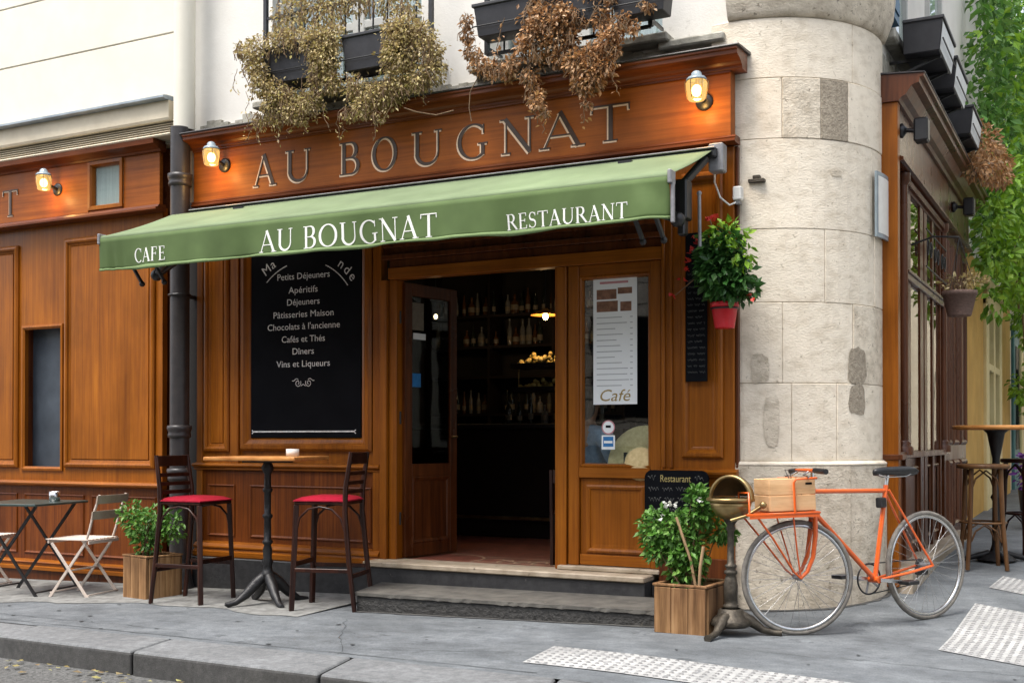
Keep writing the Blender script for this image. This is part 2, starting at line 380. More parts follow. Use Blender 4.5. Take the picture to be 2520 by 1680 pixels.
class MB:
    def __init__(s):
        s.v, s.f, s.sm = [], [], []
    def add(s, vs, fs, smooth=False):
        n = len(s.v)
        s.v += [tuple(v) for v in vs]
        s.f += [tuple(i + n for i in f) for f in fs]
        s.sm += [smooth] * len(fs)
        return s
    def box(s, x0, x1, y0, y1, z0, z1):
        return s.add([(x0, y0, z0), (x1, y0, z0), (x1, y1, z0), (x0, y1, z0), (x0, y0, z1), (x1, y0, z1), (x1, y1, z1), (x0, y1, z1)],
                     [(0, 3, 2, 1), (4, 5, 6, 7), (0, 1, 5, 4), (1, 2, 6, 5), (2, 3, 7, 6), (3, 0, 4, 7)])
    def pbox(s, P, a0, a1, b0, b1, h0, h1):
        c = [P(a, b, h) for h in (h0, h1) for a, b in ((a0, b0), (a1, b0), (a1, b1), (a0, b1))]
        return s.add(c, [(0, 3, 2, 1), (4, 5, 6, 7), (0, 1, 5, 4), (1, 2, 6, 5), (2, 3, 7, 6), (3, 0, 4, 7)])
    def bar(s, p, q, w, h=None, up=(0, 0, 1)):
        p, q = V(p), V(q)
        h = h or w
        d = (q - p).normalized()
        x = d.cross(V(up))
        if x.length < 1e-3:
            x = d.cross(V((0, 1, 0)))
        x.normalize()
        y = x.cross(d)
        c = []
        for o in (p, q):
            for i, j in ((-1, -1), (1, -1), (1, 1), (-1, 1)):
                c.append(o + x * (i * w / 2) + y * (j * h / 2))
        return s.add(c, [(0, 1, 2, 3), (7, 6, 5, 4), (0, 4, 5, 1), (1, 5, 6, 2), (2, 6, 7, 3), (3, 7, 4, 0)])
    def tube(s, pts, r, n=8, closed=False, caps=True):
        pts = [V(p) for p in pts]
        m = len(pts)
        rs = r if isinstance(r, (list, tuple)) else [r] * m
        vs, fs = [], []
        prev = None
        for i, p in enumerate(pts):
            if closed:
                d = (pts[(i + 1) % m] - pts[i - 1]).normalized()
            else:
                d = (pts[min(i + 1, m - 1)] - pts[max(i - 1, 0)]).normalized()
            if prev is None:
                x = d.cross(V((0, 0, 1)))
                if x.length < 1e-3:
                    x = d.cross(V((0, 1, 0)))
            else:
                x = prev - d * prev.dot(d)
            x.normalize()
            prev = x
            y = d.cross(x)
            for k in range(n):
                a = 2 * PI * k / n
                vs.append(p + (x * math.cos(a) + y * math.sin(a)) * rs[i])
        seg = m if closed else m - 1
        for i in range(seg):
            j = (i + 1) % m
            for k in range(n):
                k2 = (k + 1) % n
                fs.append((i * n + k, i * n + k2, j * n + k2, j * n + k))
        s.add(vs, fs, True)
        if caps and not closed:
            s.add(vs[:n], [tuple(range(n))[::-1]])
            s.add(vs[-n:], [tuple(range(n))])
        return s
    def lathe(s, prof, c=(0, 0, 0), n=16, mat=None, a0=0, a1=2 * PI, smooth=True):
        full = abs(a1 - a0 - 2 * PI) < 1e-6
        k = n if full else n + 1
        vs, fs = [], []
        for r, z in prof:
            for i in range(k):
                a = a0 + (a1 - a0) * i / n
                q = V((r * math.cos(a), r * math.sin(a), z))
                if mat:
                    q = mat @ q
                vs.append(q + V(c))
        for j in range(len(prof) - 1):
            for i in range(n):
                i2 = (i + 1) % k
                fs.append((j * k + i, j * k + i2, (j + 1) * k + i2, (j + 1) * k + i))
        return s.add(vs, fs, smooth)
    def sph(s, c, r, n=10, m=6, sx=1, sy=1, sz=1):
        pr = [(max(math.sin(PI * j / m), 1e-4), -math.cos(PI * j / m)) for j in range(m + 1)]
        mt = Matrix.Diagonal((r * sx, r * sy, r * sz)).to_4x4()
        return s.lathe(pr, c, n, mt)
    def ext(s, P, prof, a0, a1, smooth=False):
        """closed (h, b) profile pushed along a"""
        n = len(prof)
        vs = [P(a, b, h) for a in (a0, a1) for h, b in prof]
        fs = [(i, (i + 1) % n, n + (i + 1) % n, n + i) for i in range(n)]
        fs += [tuple(range(n))[::-1], tuple(range(n, 2 * n))]
        return s.add(vs, fs, smooth)
    def mold(s, P, a0, a1, b0, b1, prof):
        """picture-frame moulding: prof = (inset, height) points, mitred at the corners"""
        vs, fs = [], []
        n = len(prof)
        for ca, cb, sa, sb in ((a0, b0, 1, 1), (a1, b0, -1, 1), (a1, b1, -1, -1), (a0, b1, 1, -1)):
            for d, h in prof:
                vs.append(P(ca + sa * d, cb + sb * d, h))
        for c in range(4):
            c2 = (c + 1) % 4
            for i in range(n - 1):
                fs.append((c * n + i, c2 * n + i, c2 * n + i + 1, c * n + i + 1))
        return s.add(vs, fs)
    def build(s, name, mat, parent=None, bev=0, seg=1, keep=False):
        me = bpy.data.meshes.new(name)
        off = OFF.get(parent.name if parent else None, V((0, 0, 0)))
        me.from_pydata([V(v) - off for v in s.v], [], s.f)
        me.polygons.foreach_set('use_smooth', s.sm)
        if bev:
            bm = bmesh.new()
            bm.from_mesh(me)
            bmesh.ops.remove_doubles(bm, verts=bm.verts, dist=1e-6)
            bmesh.ops.recalc_face_normals(bm, faces=bm.faces)
            ed = [e for e in bm.edges if len(e.link_faces) == 2 and e.calc_face_angle(0) > 0.6]
            bmesh.ops.bevel(bm, geom=ed, offset=bev, segments=seg, affect='EDGES', profile=0.5, clamp_overlap=True)
            bm.to_mesh(me)
            bm.free()
        elif not keep:
            bm = bmesh.new()
            bm.from_mesh(me)
            bmesh.ops.recalc_face_normals(bm, faces=bm.faces)
            bm.to_mesh(me)
            bm.free()
        me.materials.append(M[mat] if isinstance(mat, str) else mat)
        o = bpy.data.objects.new(name, me)
        COL.objects.link(o)
        if parent:
            o.parent = parent
            OFF[o.name] = off
        return o

def tag(o, label=None, cat=None, group=None, kind=None):
    for k, x in (('label', label), ('category', cat), ('group', group), ('kind', kind)):
        if x:
            o[k] = x
    return o

def thing(name, label, cat, loc=(0, 0, 0), group=None, rz=0, world=True):
    """an Empty at the thing's base; world=True: its parts are written in world coordinates"""
    o = bpy.data.objects.new(name, None)
    o.empty_display_size = 0.1
    COL.objects.link(o)
    o.location = loc
    o.rotation_euler = (0, 0, rz)
    OFF[o.name] = V(loc) if world else V((0, 0, 0))
    return tag(o, label, cat, group)

def inst(src, parent=None, mw=None, name=None):
    o = src.copy()
    if name:
        o.name = name
    COL.objects.link(o)
    o.parent = parent
    if mw is not None:
        o.matrix_basis = mw
    return o

KIDS = {}
def kids(o):
    return [c for c in bpy.data.objects if c.parent == o]

def dup(root, loc, rz, label, group=None):
    r = root.copy()
    COL.objects.link(r)
    r.location = loc
    r.rotation_euler = (0, 0, rz)
    r['label'] = label
    if group:
        r['group'] = group
    for ch in kids(root):
        c = ch.copy()
        COL.objects.link(c)
        c.parent = r
        for g in kids(ch):
            d = g.copy()
            COL.objects.link(d)
            d.parent = c
    return r

def G(x, y):
    """pavement height: falls to the left along the main street, climbs up the side street"""
    z = 0.026 * min(x + 2.3, 0)
    t = max(y - 7.3, 0)
    z += 0.055 * min(t, 3.2) + 0.012 * max(t - 3.2, 0)
    return z

YF = 7.70                                                   # main plane of the front woodwork
def PF(a, b, h):                                            # front facade: a = x, b = z, h = out towards the street
    return (a, YF - h, b)
XS = -1.42                                                  # main plane of the side-street woodwork
def PS(a, b, h):
    return (XS + h, a, b)

def textmesh(s, size, P, a, b, h, mat, parent, name='lettering', align='CENTER', width=None, shear=0, rot=0, ext=0.0008):
    cu = bpy.data.curves.new('txt', 'FONT')
    cu.body = s
    cu.size = size
    cu.align_x = align
    cu.shear = shear
    cu.extrude = 0.0
    cu.resolution_u = 3
    o = bpy.data.objects.new('txt', cu)
    COL.objects.link(o)
    dg = bpy.context.evaluated_depsgraph_get()
    me = bpy.data.meshes.new_from_object(o.evaluated_get(dg))
    vs = [v.co.copy() for v in me.vertices]
    fs = [tuple(p.vertices) for p in me.polygons]
    bpy.data.objects.remove(o)
    k = 1
    if width and vs:
        k = width / (max(v.x for v in vs) - min(v.x for v in vs))
    c, q = math.cos(rot), math.sin(rot)
    mb = MB()
    pts = [(v.x * k, v.y) for v in vs]
    pts = [(x * c - y * q, x * q + y * c) for x, y in pts]
    mb.add([P(a + x, b + y, h) for x, y in pts], fs)
    return mb.build(name, mat, parent)

def arc(cx, cy, rx, ry, d0, d1, n=14):
    return [(cx + rx * math.cos(math.radians(d0 + (d1 - d0) * i / n)), cy + ry * math.sin(math.radians(d0 + (d1 - d0) * i / n))) for i in range(n + 1)]

TK, TN = 0.125, 0.045
def vary(pts, lo=TN, hi=TK):
    """stroke weight by direction: vertical thick, horizontal thin"""
    o = []
    for i in range(len(pts)):
        a, b = pts[max(i - 1, 0)], pts[min(i + 1, len(pts) - 1)]
        dx, dy = b[0] - a[0], b[1] - a[1]
        L = math.hypot(dx, dy) or 1
        o.append(lo + (hi - lo) * abs(dy / L) ** 1.6)
    return o

def stem(x, y0=0, y1=1, w=TK, s0=True, s1=True):
    r = [([(x, y0), (x, y1)], [w, w])]
    for f, y, d in ((s0, y0, 1), (s1, y1, -1)):
        if f:
            r.append(([(x - w / 2 - 0.075, y + d * 0.018), (x + w / 2 + 0.075, y + d * 0.018)], [0.036, 0.036]))
    return r

def glyph(c):
    if c == 'A':
        return [([(0.10, 0), (0.44, 1)], [TN, TN]), ([(0.42, 1.0), (0.80, 0)], [TK, TK]), ([(0.22, 0.34), (0.66, 0.34)], [0.04, 0.04]),
                ([(0, 0.018), (0.22, 0.018)], [0.036] * 2), ([(0.66, 0.018), (0.94, 0.018)], [0.036] * 2)], 0.92
    if c == 'U':
        return stem(0.17, 0.32, 1, s0=False) + stem(0.75, 0.32, 1, w=TN, s0=False) + \
            [((lambda p: (p, [TK + (TN - TK) * i / (len(p) - 1) for i in range(len(p))]))(arc(0.455, 0.34, 0.29, 0.32, 180, 360)))], 0.90
    if c in 'BR':
        u = arc(0.40, 0.745, 0.20, 0.235, 90, -90)
        r = stem(0.17) + [([(0.17, 0.98), (0.40, 0.98)], [0.04] * 2), ([(0.17, 0.51), (0.42, 0.51)], [0.04] * 2), (u, vary(u))]
        if c == 'B':
            l = arc(0.42, 0.265, 0.25, 0.245, 90, -90)
            return r + [(l, vary(l)), ([(0.17, 0.02), (0.42, 0.02)], [0.04] * 2)], 0.80
        return r + [([(0.40, 0.51), (0.78, 0.03)], [TK, TK * 0.9]), ([(0.70, 0.018), (0.90, 0.018)], [0.036] * 2)], 0.88
    if c == 'O':
        p = arc(0.48, 0.5, 0.40, 0.49, 0, 360, 30)
        return [(p, vary(p))], 0.98
    if c in 'CG':
        p = arc(0.50, 0.5, 0.42, 0.49, 48, 312, 24)
        r = [(p, vary(p)), ([(0.80, 0.70), (0.80, 0.97)], [0.035] * 2)]
        if c == 'G':
            return r + [([(0.78, 0.09), (0.78, 0.42)], [TK * 0.9] * 2), ([(0.64, 0.42), (0.92, 0.42)], [0.036] * 2)], 0.98
        return r, 0.90
    if c == 'N':
        return [([(0.16, 0), (0.16, 1)], [TN] * 2), ([(0.13, 1.0), (0.80, 0.0)], [TK] * 2), ([(0.80, 0), (0.80, 1)], [TN] * 2),
                ([(0.04, 0.018), (0.28, 0.018)], [0.036] * 2), ([(0.68, 0.982), (0.92, 0.982)], [0.036] * 2), ([(0.0, 0.982), (0.2, 0.982)], [0.036] * 2)], 0.96
    if c == 'T':
        return stem(0.42, s1=False) + [([(0.04, 0.978), (0.80, 0.978)], [0.044] * 2), ([(0.05, 0.80), (0.06, 0.98)], [0.034] * 2), ([(0.79, 0.80), (0.78, 0.98)], [0.034] * 2)], 0.84
    if c in 'EF':
        r = stem(0.17) + [([(0.17, 0.98), (0.62, 0.98)], [0.04] * 2), ([(0.17, 0.52), (0.52, 0.52)], [0.04] * 2),
                          ([(0.61, 0.80), (0.61, 0.99)], [0.034] * 2), ([(0.52, 0.42), (0.52, 0.62)], [0.034] * 2)]
        if c == 'E':
            r += [([(0.17, 0.02), (0.66, 0.02)], [0.04] * 2), ([(0.66, 0.01), (0.66, 0.22)], [0.034] * 2)]
        return r, 0.74
    if c == 'S':
        p = arc(0.32, 0.745, 0.21, 0.235, 35, 270, 14)[:-1] + arc(0.32, 0.265, 0.23, 0.245, 90, -150, 14)
        return [(p, [0.05 + 0.08 * math.exp(-((i - 14) / 5.0) ** 2) for i in range(len(p))]), ([(0.53, 0.76), (0.53, 0.98)], [0.034] * 2), ([(0.10, 0.03), (0.10, 0.24)], [0.034] * 2)], 0.66
    return [], 0.42

def letter(mb, c, P, a, b, wid, hgt, h0, h1, grow=0.0):
    """a roman capital as low prisms standing on the plane P"""
    st, adv = glyph(c)
    kx = wid / adv
    for q, (pts, ws) in enumerate(st):
        hh = h1 + q * 0.0003
        n = len(pts)
        L, Rr = [], []
        for i, (x, y) in enumerate(pts):
            pa, pb = pts[max(i - 1, 0)], pts[min(i + 1, n - 1)]
            dx, dy = (pb[0] - pa[0]) * kx, (pb[1] - pa[1]) * hgt
            l = math.hypot(dx, dy) or 1
            nx, ny = -dy / l, dx / l
            wd = (ws[i] * hgt) / 2 + grow
            L.append((a + x * kx + nx * wd, b + y * hgt + ny * wd))
            Rr.append((a + x * kx - nx * wd, b + y * hgt - ny * wd))
        vs = [P(x, y, hh) for x, y in L] + [P(x, y, hh) for x, y in Rr] + [P(x, y, h0) for x, y in L] + [P(x, y, h0) for x, y in Rr]
        fs = []
        for i in range(n - 1):
            fs += [(i, i + 1, n + i + 1, n + i), (i, 2 * n + i, 2 * n + i + 1, i + 1), (n + i, n + i + 1, 3 * n + i + 1, 3 * n + i)]
        fs += [(0, n, 3 * n, 2 * n), (n - 1, 3 * n - 1, 4 * n - 1, 2 * n - 1)]
        mb.add(vs, fs)
    return adv

# ------------------------------------------------------------------ ground
def kin(x):                                                 # inner edge of the kerb stones
    return 5.42 - 0.10 * (x + 4.9)
def kout(x):
    return 4.95 - 0.115 * (x + 4.9)
def zg(x, y):
    return G(x, y)

mb = MB()
xs = [-22 + 0.25 * i for i in range(148)]
ys = [.09 * i for i in range(75)] + [7 + .5 * i for i in range(8)] + [12, 18, 26, 38]
for x in xs:
    k = kin(x)
    for t in ys:
        y = k + t
        mb.v.append((x, y, zg(x, y)))
n = len(ys)
for i in range(len(xs) - 1):
    for j in range(n - 1):
        mb.f.append((i * n + j, (i + 1) * n + j, (i + 1) * n + j + 1, i * n + j + 1))
        mb.sm.append(True)
pav = tag(mb.build('pavement', 'asphalt'), kind='structure')
# lighter concrete strip along the shopfront, its edge ragged
mb = MB()
X_, k = [], 0
x = -9.9
prevn = None
while x < -4.95:
    yn = 6.58 + 0.16 * math.sin(x * 1.7) + 0.05 * math.sin(x * 7.1) + rnd.uniform(-.03, .03)
    mb.v += [(x, yn, zg(x, yn) + .004), (x, 7.66, zg(x, 7.66) + .004)]
    X_.append(x)
    x += 0.16
for i in range(len(X_) - 1):
    mb.f.append((2 * i, 2 * i + 2, 2 * i + 3, 2 * i + 1))
    mb.sm.append(False)
tag(mb.build('pavement_strip', 'concrete'), kind='structure')
mb = MB()
for x0 in range(-24, 16, 4):
    for y0, y1 in ((-6.6, -2), (-2, 2), (2, 5.2), (5.2, 8.2)):
        f = lambda x, y: (x, y, G(x, 0) - 0.13)
        mb.add([f(x0, y0), f(x0 + 4, y0), f(x0 + 4, y1), f(x0, y1)], [(0, 1, 2, 3)])
tag(mb.build('road', 'road'), kind='structure')
kerb = tag(bpy.data.objects.new('kerb', None), kind='structure')
COL.objects.link(kerb)
joints = [-14.2, -12.4, -10.7, -9.1, -7.75, -6.45, -5.1, -3.62, -2.3, -0.9, 0.6, 2.1, 3.7]
for a, b in zip(joints, joints[1:]):
    g = 0.006
    p = [(a + g, kout(a)), (b - g, kout(b)), (b - g - .13, kin(b) - .005), (a + g - .13, kin(a) - .005)]
    dz = rnd.uniform(-.004, .006)
    mb = MB()
    top = [V((x, y, zg(x, y) + .006 + dz)) for x, y in p]
    bot = [V((x, y, zg(x, y) - .22)) for x, y in p]
    mb.add(top + bot, [(0, 1, 2, 3), (7, 6, 5, 4), (0, 4, 5, 1), (1, 5, 6, 2), (2, 6, 7, 3), (3, 7, 4, 0)])
    mb.build('kerb_stone', 'kerb', kerb, bev=0.022, seg=3)

def tactile(name, label, corners, nu, nv, grp):
    """white painted pad with raised studs, laid on the pavement"""
    c = [V((x, y, 0)) for x, y in corners]
    t = thing(name, label, 'tactile paving', (c[0].x, c[0].y, zg(c[0].x, c[0].y)), grp)
    N = 10
    def at(u, v, h):
        p = (c[0] * (1 - u) + c[1] * u) * (1 - v) + (c[3] * (1 - u) + c[2] * u) * v
        return V((p.x, p.y, zg(p.x, p.y) + h))
    mb = MB()
    for i in range(N):
        for j in range(N):
            q = [at(i / N, j / N, .005), at((i + 1) / N, j / N, .005), at((i + 1) / N, (j + 1) / N, .005), at(i / N, (j + 1) / N, .005)]
            mb.add(q, [(0, 1, 2, 3)])
    mb.build('pad', 'tactile', t)
    mb = MB()
    for i in range(nu):
        for j in range(nv):
            p = at((i + .5) / nu, (j + .5) / nv, .004)
            r = .0165 * rnd.uniform(.85, 1.1)
            ring = [p + V((r * math.cos(a * PI / 3), r * math.sin(a * PI / 3), 0)) for a in range(6)]
            rin = [p + V((r * .6 * math.cos(a * PI / 3), r * .6 * math.sin(a * PI / 3), .006)) for a in range(6)]
            mb.add(ring + rin, [(a, (a + 1) % 6, 6 + (a + 1) % 6, 6 + a) for a in range(6)] + [tuple(range(6, 12))])
    tag(mb.build('studs', 'stud', t), kind='stuff')
tactile('tactile_paving', 'white studded tactile strip on the pavement in front of the step and bicycle', [(-2.80, 5.50), (-0.2, 5.12), (-0.2, 5.55), (-2.86, 6.02)], 48, 8, 'white tactile crossing pads')
tactile('tactile_paving', 'large white studded tactile pad right of the rear bicycle wheel', [(-0.87, 6.83), (0.6, 5.92), (0.6, 7.45), (-0.835, 8.42)], 30, 26, 'white tactile crossing pads')
tactile('tactile_paving', 'smaller white studded tactile pad farther up the side street', [(-0.805, 9.07), (0.4, 8.05), (0.4, 8.62), (-0.75, 9.60)], 26, 9, 'white tactile crossing pads')
# cracks, patched seams and trodden spots in the pavement; grime gathered along the foot of the front
def ribbon(pts, w, name, mat, lift=.0035, kind='structure'):
    vs = []
    n_ = len(pts)
    for i, (x, y) in enumerate(pts):
        a, b = pts[max(i - 1, 0)], pts[min(i + 1, n_ - 1)]
        d = V((b[0] - a[0], b[1] - a[1], 0)).normalized()
        q = w * rnd.uniform(.5, 1.3)
        for s_ in (-1, 1):
            px, py = x - d.y * q * s_, y + d.x * q * s_
            vs.append((px, py, zg(px, py) + lift))
    return tag(MB().add(vs, [(2 * i, 2 * i + 1, 2 * i + 3, 2 * i + 2) for i in range(n_ - 1)]).build(name, mat), kind=kind)
M['crack'] = surf('dark_crack_filler', (0.035, 0.038, 0.041), (0.02, 0.022, 0.024), 30, 0.9, bmp=0.2)
M['grime'] = surf('wall_foot_grime', (0.085, 0.082, 0.076), (0.05, 0.048, 0.045), 18, 0.95, bmp=0.4)
def wander(p, q, n_, j):
    return [(p[0] + (q[0] - p[0]) * i / n_ + rnd.gauss(0, j), p[1] + (q[1] - p[1]) * i / n_ + rnd.gauss(0, j)) for i in range(n_ + 1)]
ribbon(wander((-4.7, 6.55), (-3.9, 5.36), 16, .012), .0018, 'pavement_crack', 'crack')
ribbon(wander((-3.9, 5.55), (-2.2, 5.95), 20, .010), .0025, 'pavement_crack', 'crack')
ribbon(wander((-1.9, 6.35), (-0.2, 6.25), 18, .014), .003, 'pavement_crack', 'crack')
ribbon(wander((-8.6, 6.05), (-5.4, 5.75), 30, .010), .0025, 'pavement_crack', 'crack')
ribbon(wander((-9.0, 5.92), (-2.6, 5.27), 60, .004), .004, 'pavement_seam', 'crack')
ribbon([(-9.6 + .12 * i, 7.56 + rnd.uniform(-.02, .02)) for i in range(37)], .05, 'wall_foot_dirt', 'grime', .006)
ribbon([(-4.86 + .08 * i, 6.875 + rnd.uniform(-.008, .008)) for i in range(31)], .02, 'wall_foot_dirt', 'grime', .005)
ribbon([(CXp + 0.90 * math.cos(math.radians(a)), 8.59 + 0.92 * math.sin(math.radians(a))) for CXp in (-2.34,) for a in range(-92, 6, 4)], .035, 'wall_foot_dirt', 'grime', .005)
mb = MB()
for i in range(50):
    x, y = rnd.uniform(-8.5, 0), rnd.uniform(5.3, 7.2)
    if y < kin(x) + .05:
        continue
    r_ = rnd.uniform(.006, .02)
    mb.add([(x + r_ * rnd.uniform(.7, 1.2) * math.cos(a * PI / 4), y + r_ * rnd.uniform(.7, 1.2) * math.sin(a * PI / 4), zg(x, y) + .0055) for a in range(8)], [tuple(range(8))])
tag(mb.build('trodden_spots', 'crack'), kind='stuff')
# leaf litter in the gutter
mb = MB()
for i in range(90):
    x = rnd.uniform(-6.4, -2.6)
    y = kout(x) - abs(rnd.gauss(0, .16)) - .03
    z = G(x, 0) - .13 + .008 + rnd.random() * .01
    s = rnd.uniform(.012, .034)
    a = rnd.uniform(0, 6.3)
    q = [V((x + s * math.cos(a + b), y + s * .8 * math.sin(a + b), z + rnd.uniform(0, .012))) for b in (0, 1.57, 3.14, 4.71)]
    mb.add(q, [(0, 1, 2, 3)])
tag(mb.build('leaf_litter', 'litter'), kind='stuff')

# ------------------------------------------------------------------ corner building
bld = thing('corner_building', 'white plastered corner building with a rounded limestone corner pillar', 'building', (-2.34, 8.59, 0))
def wallbox(name, x0, x1, y0, y1, z0, z1, mat='white', par=bld):
    return MB().box(x0, x1, y0, y1, z0, z1).build(name, mat, par)
YW = 7.78
for x0, x1, z0, z1 in ((-7.16, -6.36, 3.90, 9), (-4.86, -4.26, 3.90, 9), (-2.84, -2.30, 3.90, 9), (-6.36, -4.86, 3.90, 4.03), (-4.26, -2.84, 3.90, 4.03), (-6.36, -4.86, 6.3, 9), (-4.26, -2.84, 6.3, 9)):
    wallbox('wall', x0, x1, YW, YW + .35, z0, z1)
wallbox('wall', -7.30, -7.165, YW + .02, YW + .35, 3.82, 9)
wallbox('wall', -7.16, -2.3, YW + .06, YW + .3, 3.22, 3.895, 'ledge')
mb = MB()
nseg = 60
for i in range(nseg):                                        # rough weathered strip at the foot of the plaster
    x0, x1 = -7.14 + 4.8 * i / nseg, -7.14 + 4.8 * (i + 1) / nseg
    h = 0.045 + 0.02 * math.sin(i * 1.3) + rnd.uniform(0, .035)
    mb.box(x0, x1, YW - .03 - .004 * (i % 2), YW + .01, 3.80, 3.885 + h)
mb.build('flashing', 'ledge', bld)
# windows above the shop
def upper_window(x0, x1):
    f = MB()
    y = YW + .2
    for a, b in ((x0, x0 + .07), ((x0 + x1) / 2 - .06, (x0 + x1) / 2 + .06), (x1 - .07, x1)):
        f.box(a, b, y, y + .06, 4.06, 6.28)
    for z in (4.07, 4.62, 5.3):
        f.box(x0 + .071, x1 - .071, y + .004, y + .054, z, z + .07)
    fo = f.build('window', 'shutter', bld, bev=.006)
    MB().box(x0 + .06, x1 - .06, y + .025, y + .032, 4.1, 6.25).build('pane', 'glass', fo)
    c = MB()
    N = 40
    vs = []
    for i in range(N + 1):
        x = x0 + (x1 - x0) * i / N
        d = .03 * math.sin(i * 1.9) + rnd.uniform(-.006, .006)
        vs += [(x, y + .14 + d, 4.05), (x, y + .14 + d, 6.28)]
    c.add(vs, [(2 * i, 2 * i + 2, 2 * i + 3, 2 * i + 1) for i in range(N)], True)
    c.build('curtain', 'curtain', fo)
    s = MB().box(x0 - .09, x1 + .09, YW - .16, YW + .2, 3.97, 4.028)
    s.build('window_sill', 'ledge', bld, bev=.01)
upper_window(-6.36, -4.86)
upper_window(-4.26, -2.84)
mb = MB().box(-2.84, -2.36, YW - .1, YW, 3.925, 3.985)
mb.build('ledge_stone', 'ledge', bld, bev=.012)
# rounded stone corner
CX, CY, RP = -2.34, 8.59, 0.87
def stone(a0, a1, z0, z1, R, mat, flat=None, bulge=0.0):
    """one curved ashlar block of the pillar between two angles (degrees; -90 faces the main street)"""
    g = math.degrees(.0012 / R)
    zz = .0014
    pts = []
    if flat is not None:
        pts.append((flat, CY - R, flat, CY - R + .13))
    n = max(3, int((a1 - a0) / 6))
    for i in range(n + 1):
        a = math.radians(a0 + g + (a1 - a0 - 2 * g) * i / n)
        pts.append((CX + R * math.cos(a), CY + R * math.sin(a), CX + (R - .13) * math.cos(a), CY + (R - .13) * math.sin(a)))
    rows = [z0 + zz, z1 - zz]
    vs, fs = [], []
    for x, y, x2, y2 in pts:
        vs += [(x, y, rows[0]), (x, y, rows[1]), (x2, y2, rows[1]), (x2, y2, rows[0])]
    m = len(pts)
    for i in range(m - 1):
        for k in range(4):
            fs.append((4 * i + k, 4 * i + (k + 1) % 4, 4 * i + 4 + (k + 1) % 4, 4 * i + 4 + k))
    fs += [(0, 1, 2, 3), (4 * m - 1, 4 * m - 2, 4 * m - 3, 4 * m - 4)]
    o = MB().add(vs, fs).build('stone_block', mat, bld, bev=.004)
    return o
courses = [(1.03, 1.56, [-90, -62, -40, 6]), (1.56, 2.11, [-90, -66, -30, 6]), (2.11, 2.61, [-90, -46, -12, 6]), (2.61, 3.225, [-90, -15, 6]),
           (3.225, 3.64, [-90, -66, -48, -33, 6]), (3.64, 4.05, [-90, -30, 6])]
for ci, (z0, z1, js) in enumerate(courses):
    for i in range(len(js) - 1):
        mat = 'stonedark' if (ci == 4 and i == 2) else ('stone' if rnd.random() < .8 else 'stone2')
        stone(js[i], js[i + 1], z0, z1, RP + rnd.uniform(-.003, .003), mat, flat=-2.46 if i == 0 else None)
stone(-90, -34, -.1, 1.0, RP + .035, 'stone2', flat=-2.46)
stone(-34, 6, -.1, 1.0, RP + .03, 'stone2')
def ring_part(prof, name, mat, a0=-90, a1=8, n=24):
    MB().lathe(prof, (CX, CY, 0), n, None, math.radians(a0), math.radians(a1)).build(name, mat, bld)
ring_part([(RP - .05, 1.0), (RP + .035, 1.0), (RP + .03, 1.015), (RP + .006, 1.03), (RP - .05, 1.03)], 'base_moulding', 'stone')
ring_part([(RP - .012, 1.0), (RP - .012, 4.06)], 'mortar_core', 'mortar')
ring_part([(RP - .04, 4.05), (RP + .012, 4.06), (RP + .03, 4.10), (RP + .075, 4.22), (RP + .09, 4.36), (RP + .085, 4.6), (RP + .08, 9)], 'corner_ledge', 'stone2')
def patch(ac, zc, da, dz, mat, R=RP + .004, seed=1):
    r = random.Random(seed)
    vs = [(CX + R * math.cos(math.radians(ac)), CY + R * math.sin(math.radians(ac)), zc)]
    N = 28
    rr = [1 + .05 * math.sin(k * 2 * PI / N * 3 + seed) + r.uniform(-.06, .06) for k in range(N)]
    for ring in (.55, 1.0):
        for k in range(N):
            a = 2 * PI * k / N
            q = rr[k] * ring / max(abs(math.cos(a)), abs(math.sin(a))) ** .6
            t = math.radians(ac + da * q * math.cos(a))
            vs.append((CX + R * math.cos(t), CY + R * math.sin(t), zc + dz * q * math.sin(a)))
    fs = [(0, 1 + k, 1 + (k + 1) % N) for k in range(N)] + [(1 + k, 1 + N + k, 1 + N + (k + 1) % N, 1 + (k + 1) % N) for k in range(N)]
    MB().add(vs, fs).build('stone_patch', mat, bld)
patch(-27, 1.685, 6.3, .125, 'stonedark', seed=3)
patch(-27.5, 1.455, 5.6, .105, 'stonedark', R=RP + .0055, seed=4)
patch(-76, 1.66, 4.0, .10, 'stone2', seed=8)
patch(-71, 1.30, 3.4, .17, 'stone2', seed=5)
patch(-40, 3.0, 3.0, .02, 'stone2', seed=6)
# side-street wall of the same building, above and beyond the side shopfront
wallbox('wall', -1.86, -1.50, 8.62, 13.95, 3.70, 9)
wallbox('wall', -1.86, -1.50, 13.38, 13.98, 0.0, 3.695)
for y0, y1 in ((9.12, 9.75), (11.0, 11.9)):
    f = MB()
    for a, b in ((y0, y0 + .06), (y1 - .06, y1)):
        f.box(-1.50, -1.46, a, b, 4.25, 6.4)
    f.box(-1.50, -1.46, y0 + .061, y1 - .061, 4.25, 4.31)
    fo = f.build('window', 'shutter', bld)
    MB().box(-1.499, -1.49, y0 + .06, y1 - .06, 4.31, 6.4).build('pane', 'glass', fo)
MB().box(-1.505, -1.40, 8.78, 12.4, 4.12, 4.20).build('window_sill', 'ledge', bld, bev=.012)
mb = MB().box(-1.498, -1.42, 8.66, 9.08, 4.30, 6.2)
for k in range(14):
    mb.box(-1.422, -1.41, 8.70, 9.04, 4.36 + k * .13, 4.46 + k * .13)
mb.build('shutter', 'blue', bld)
# a grey weathered run of mortar under the sills
mb = MB()
for i in range(30):
    y = 8.75 + i * .12
    mb.box(-1.502, -1.487, y, y + .121, 3.80, 4.0 + rnd.uniform(0, .13))
mb.build('weathered_band', 'ledge', bld)

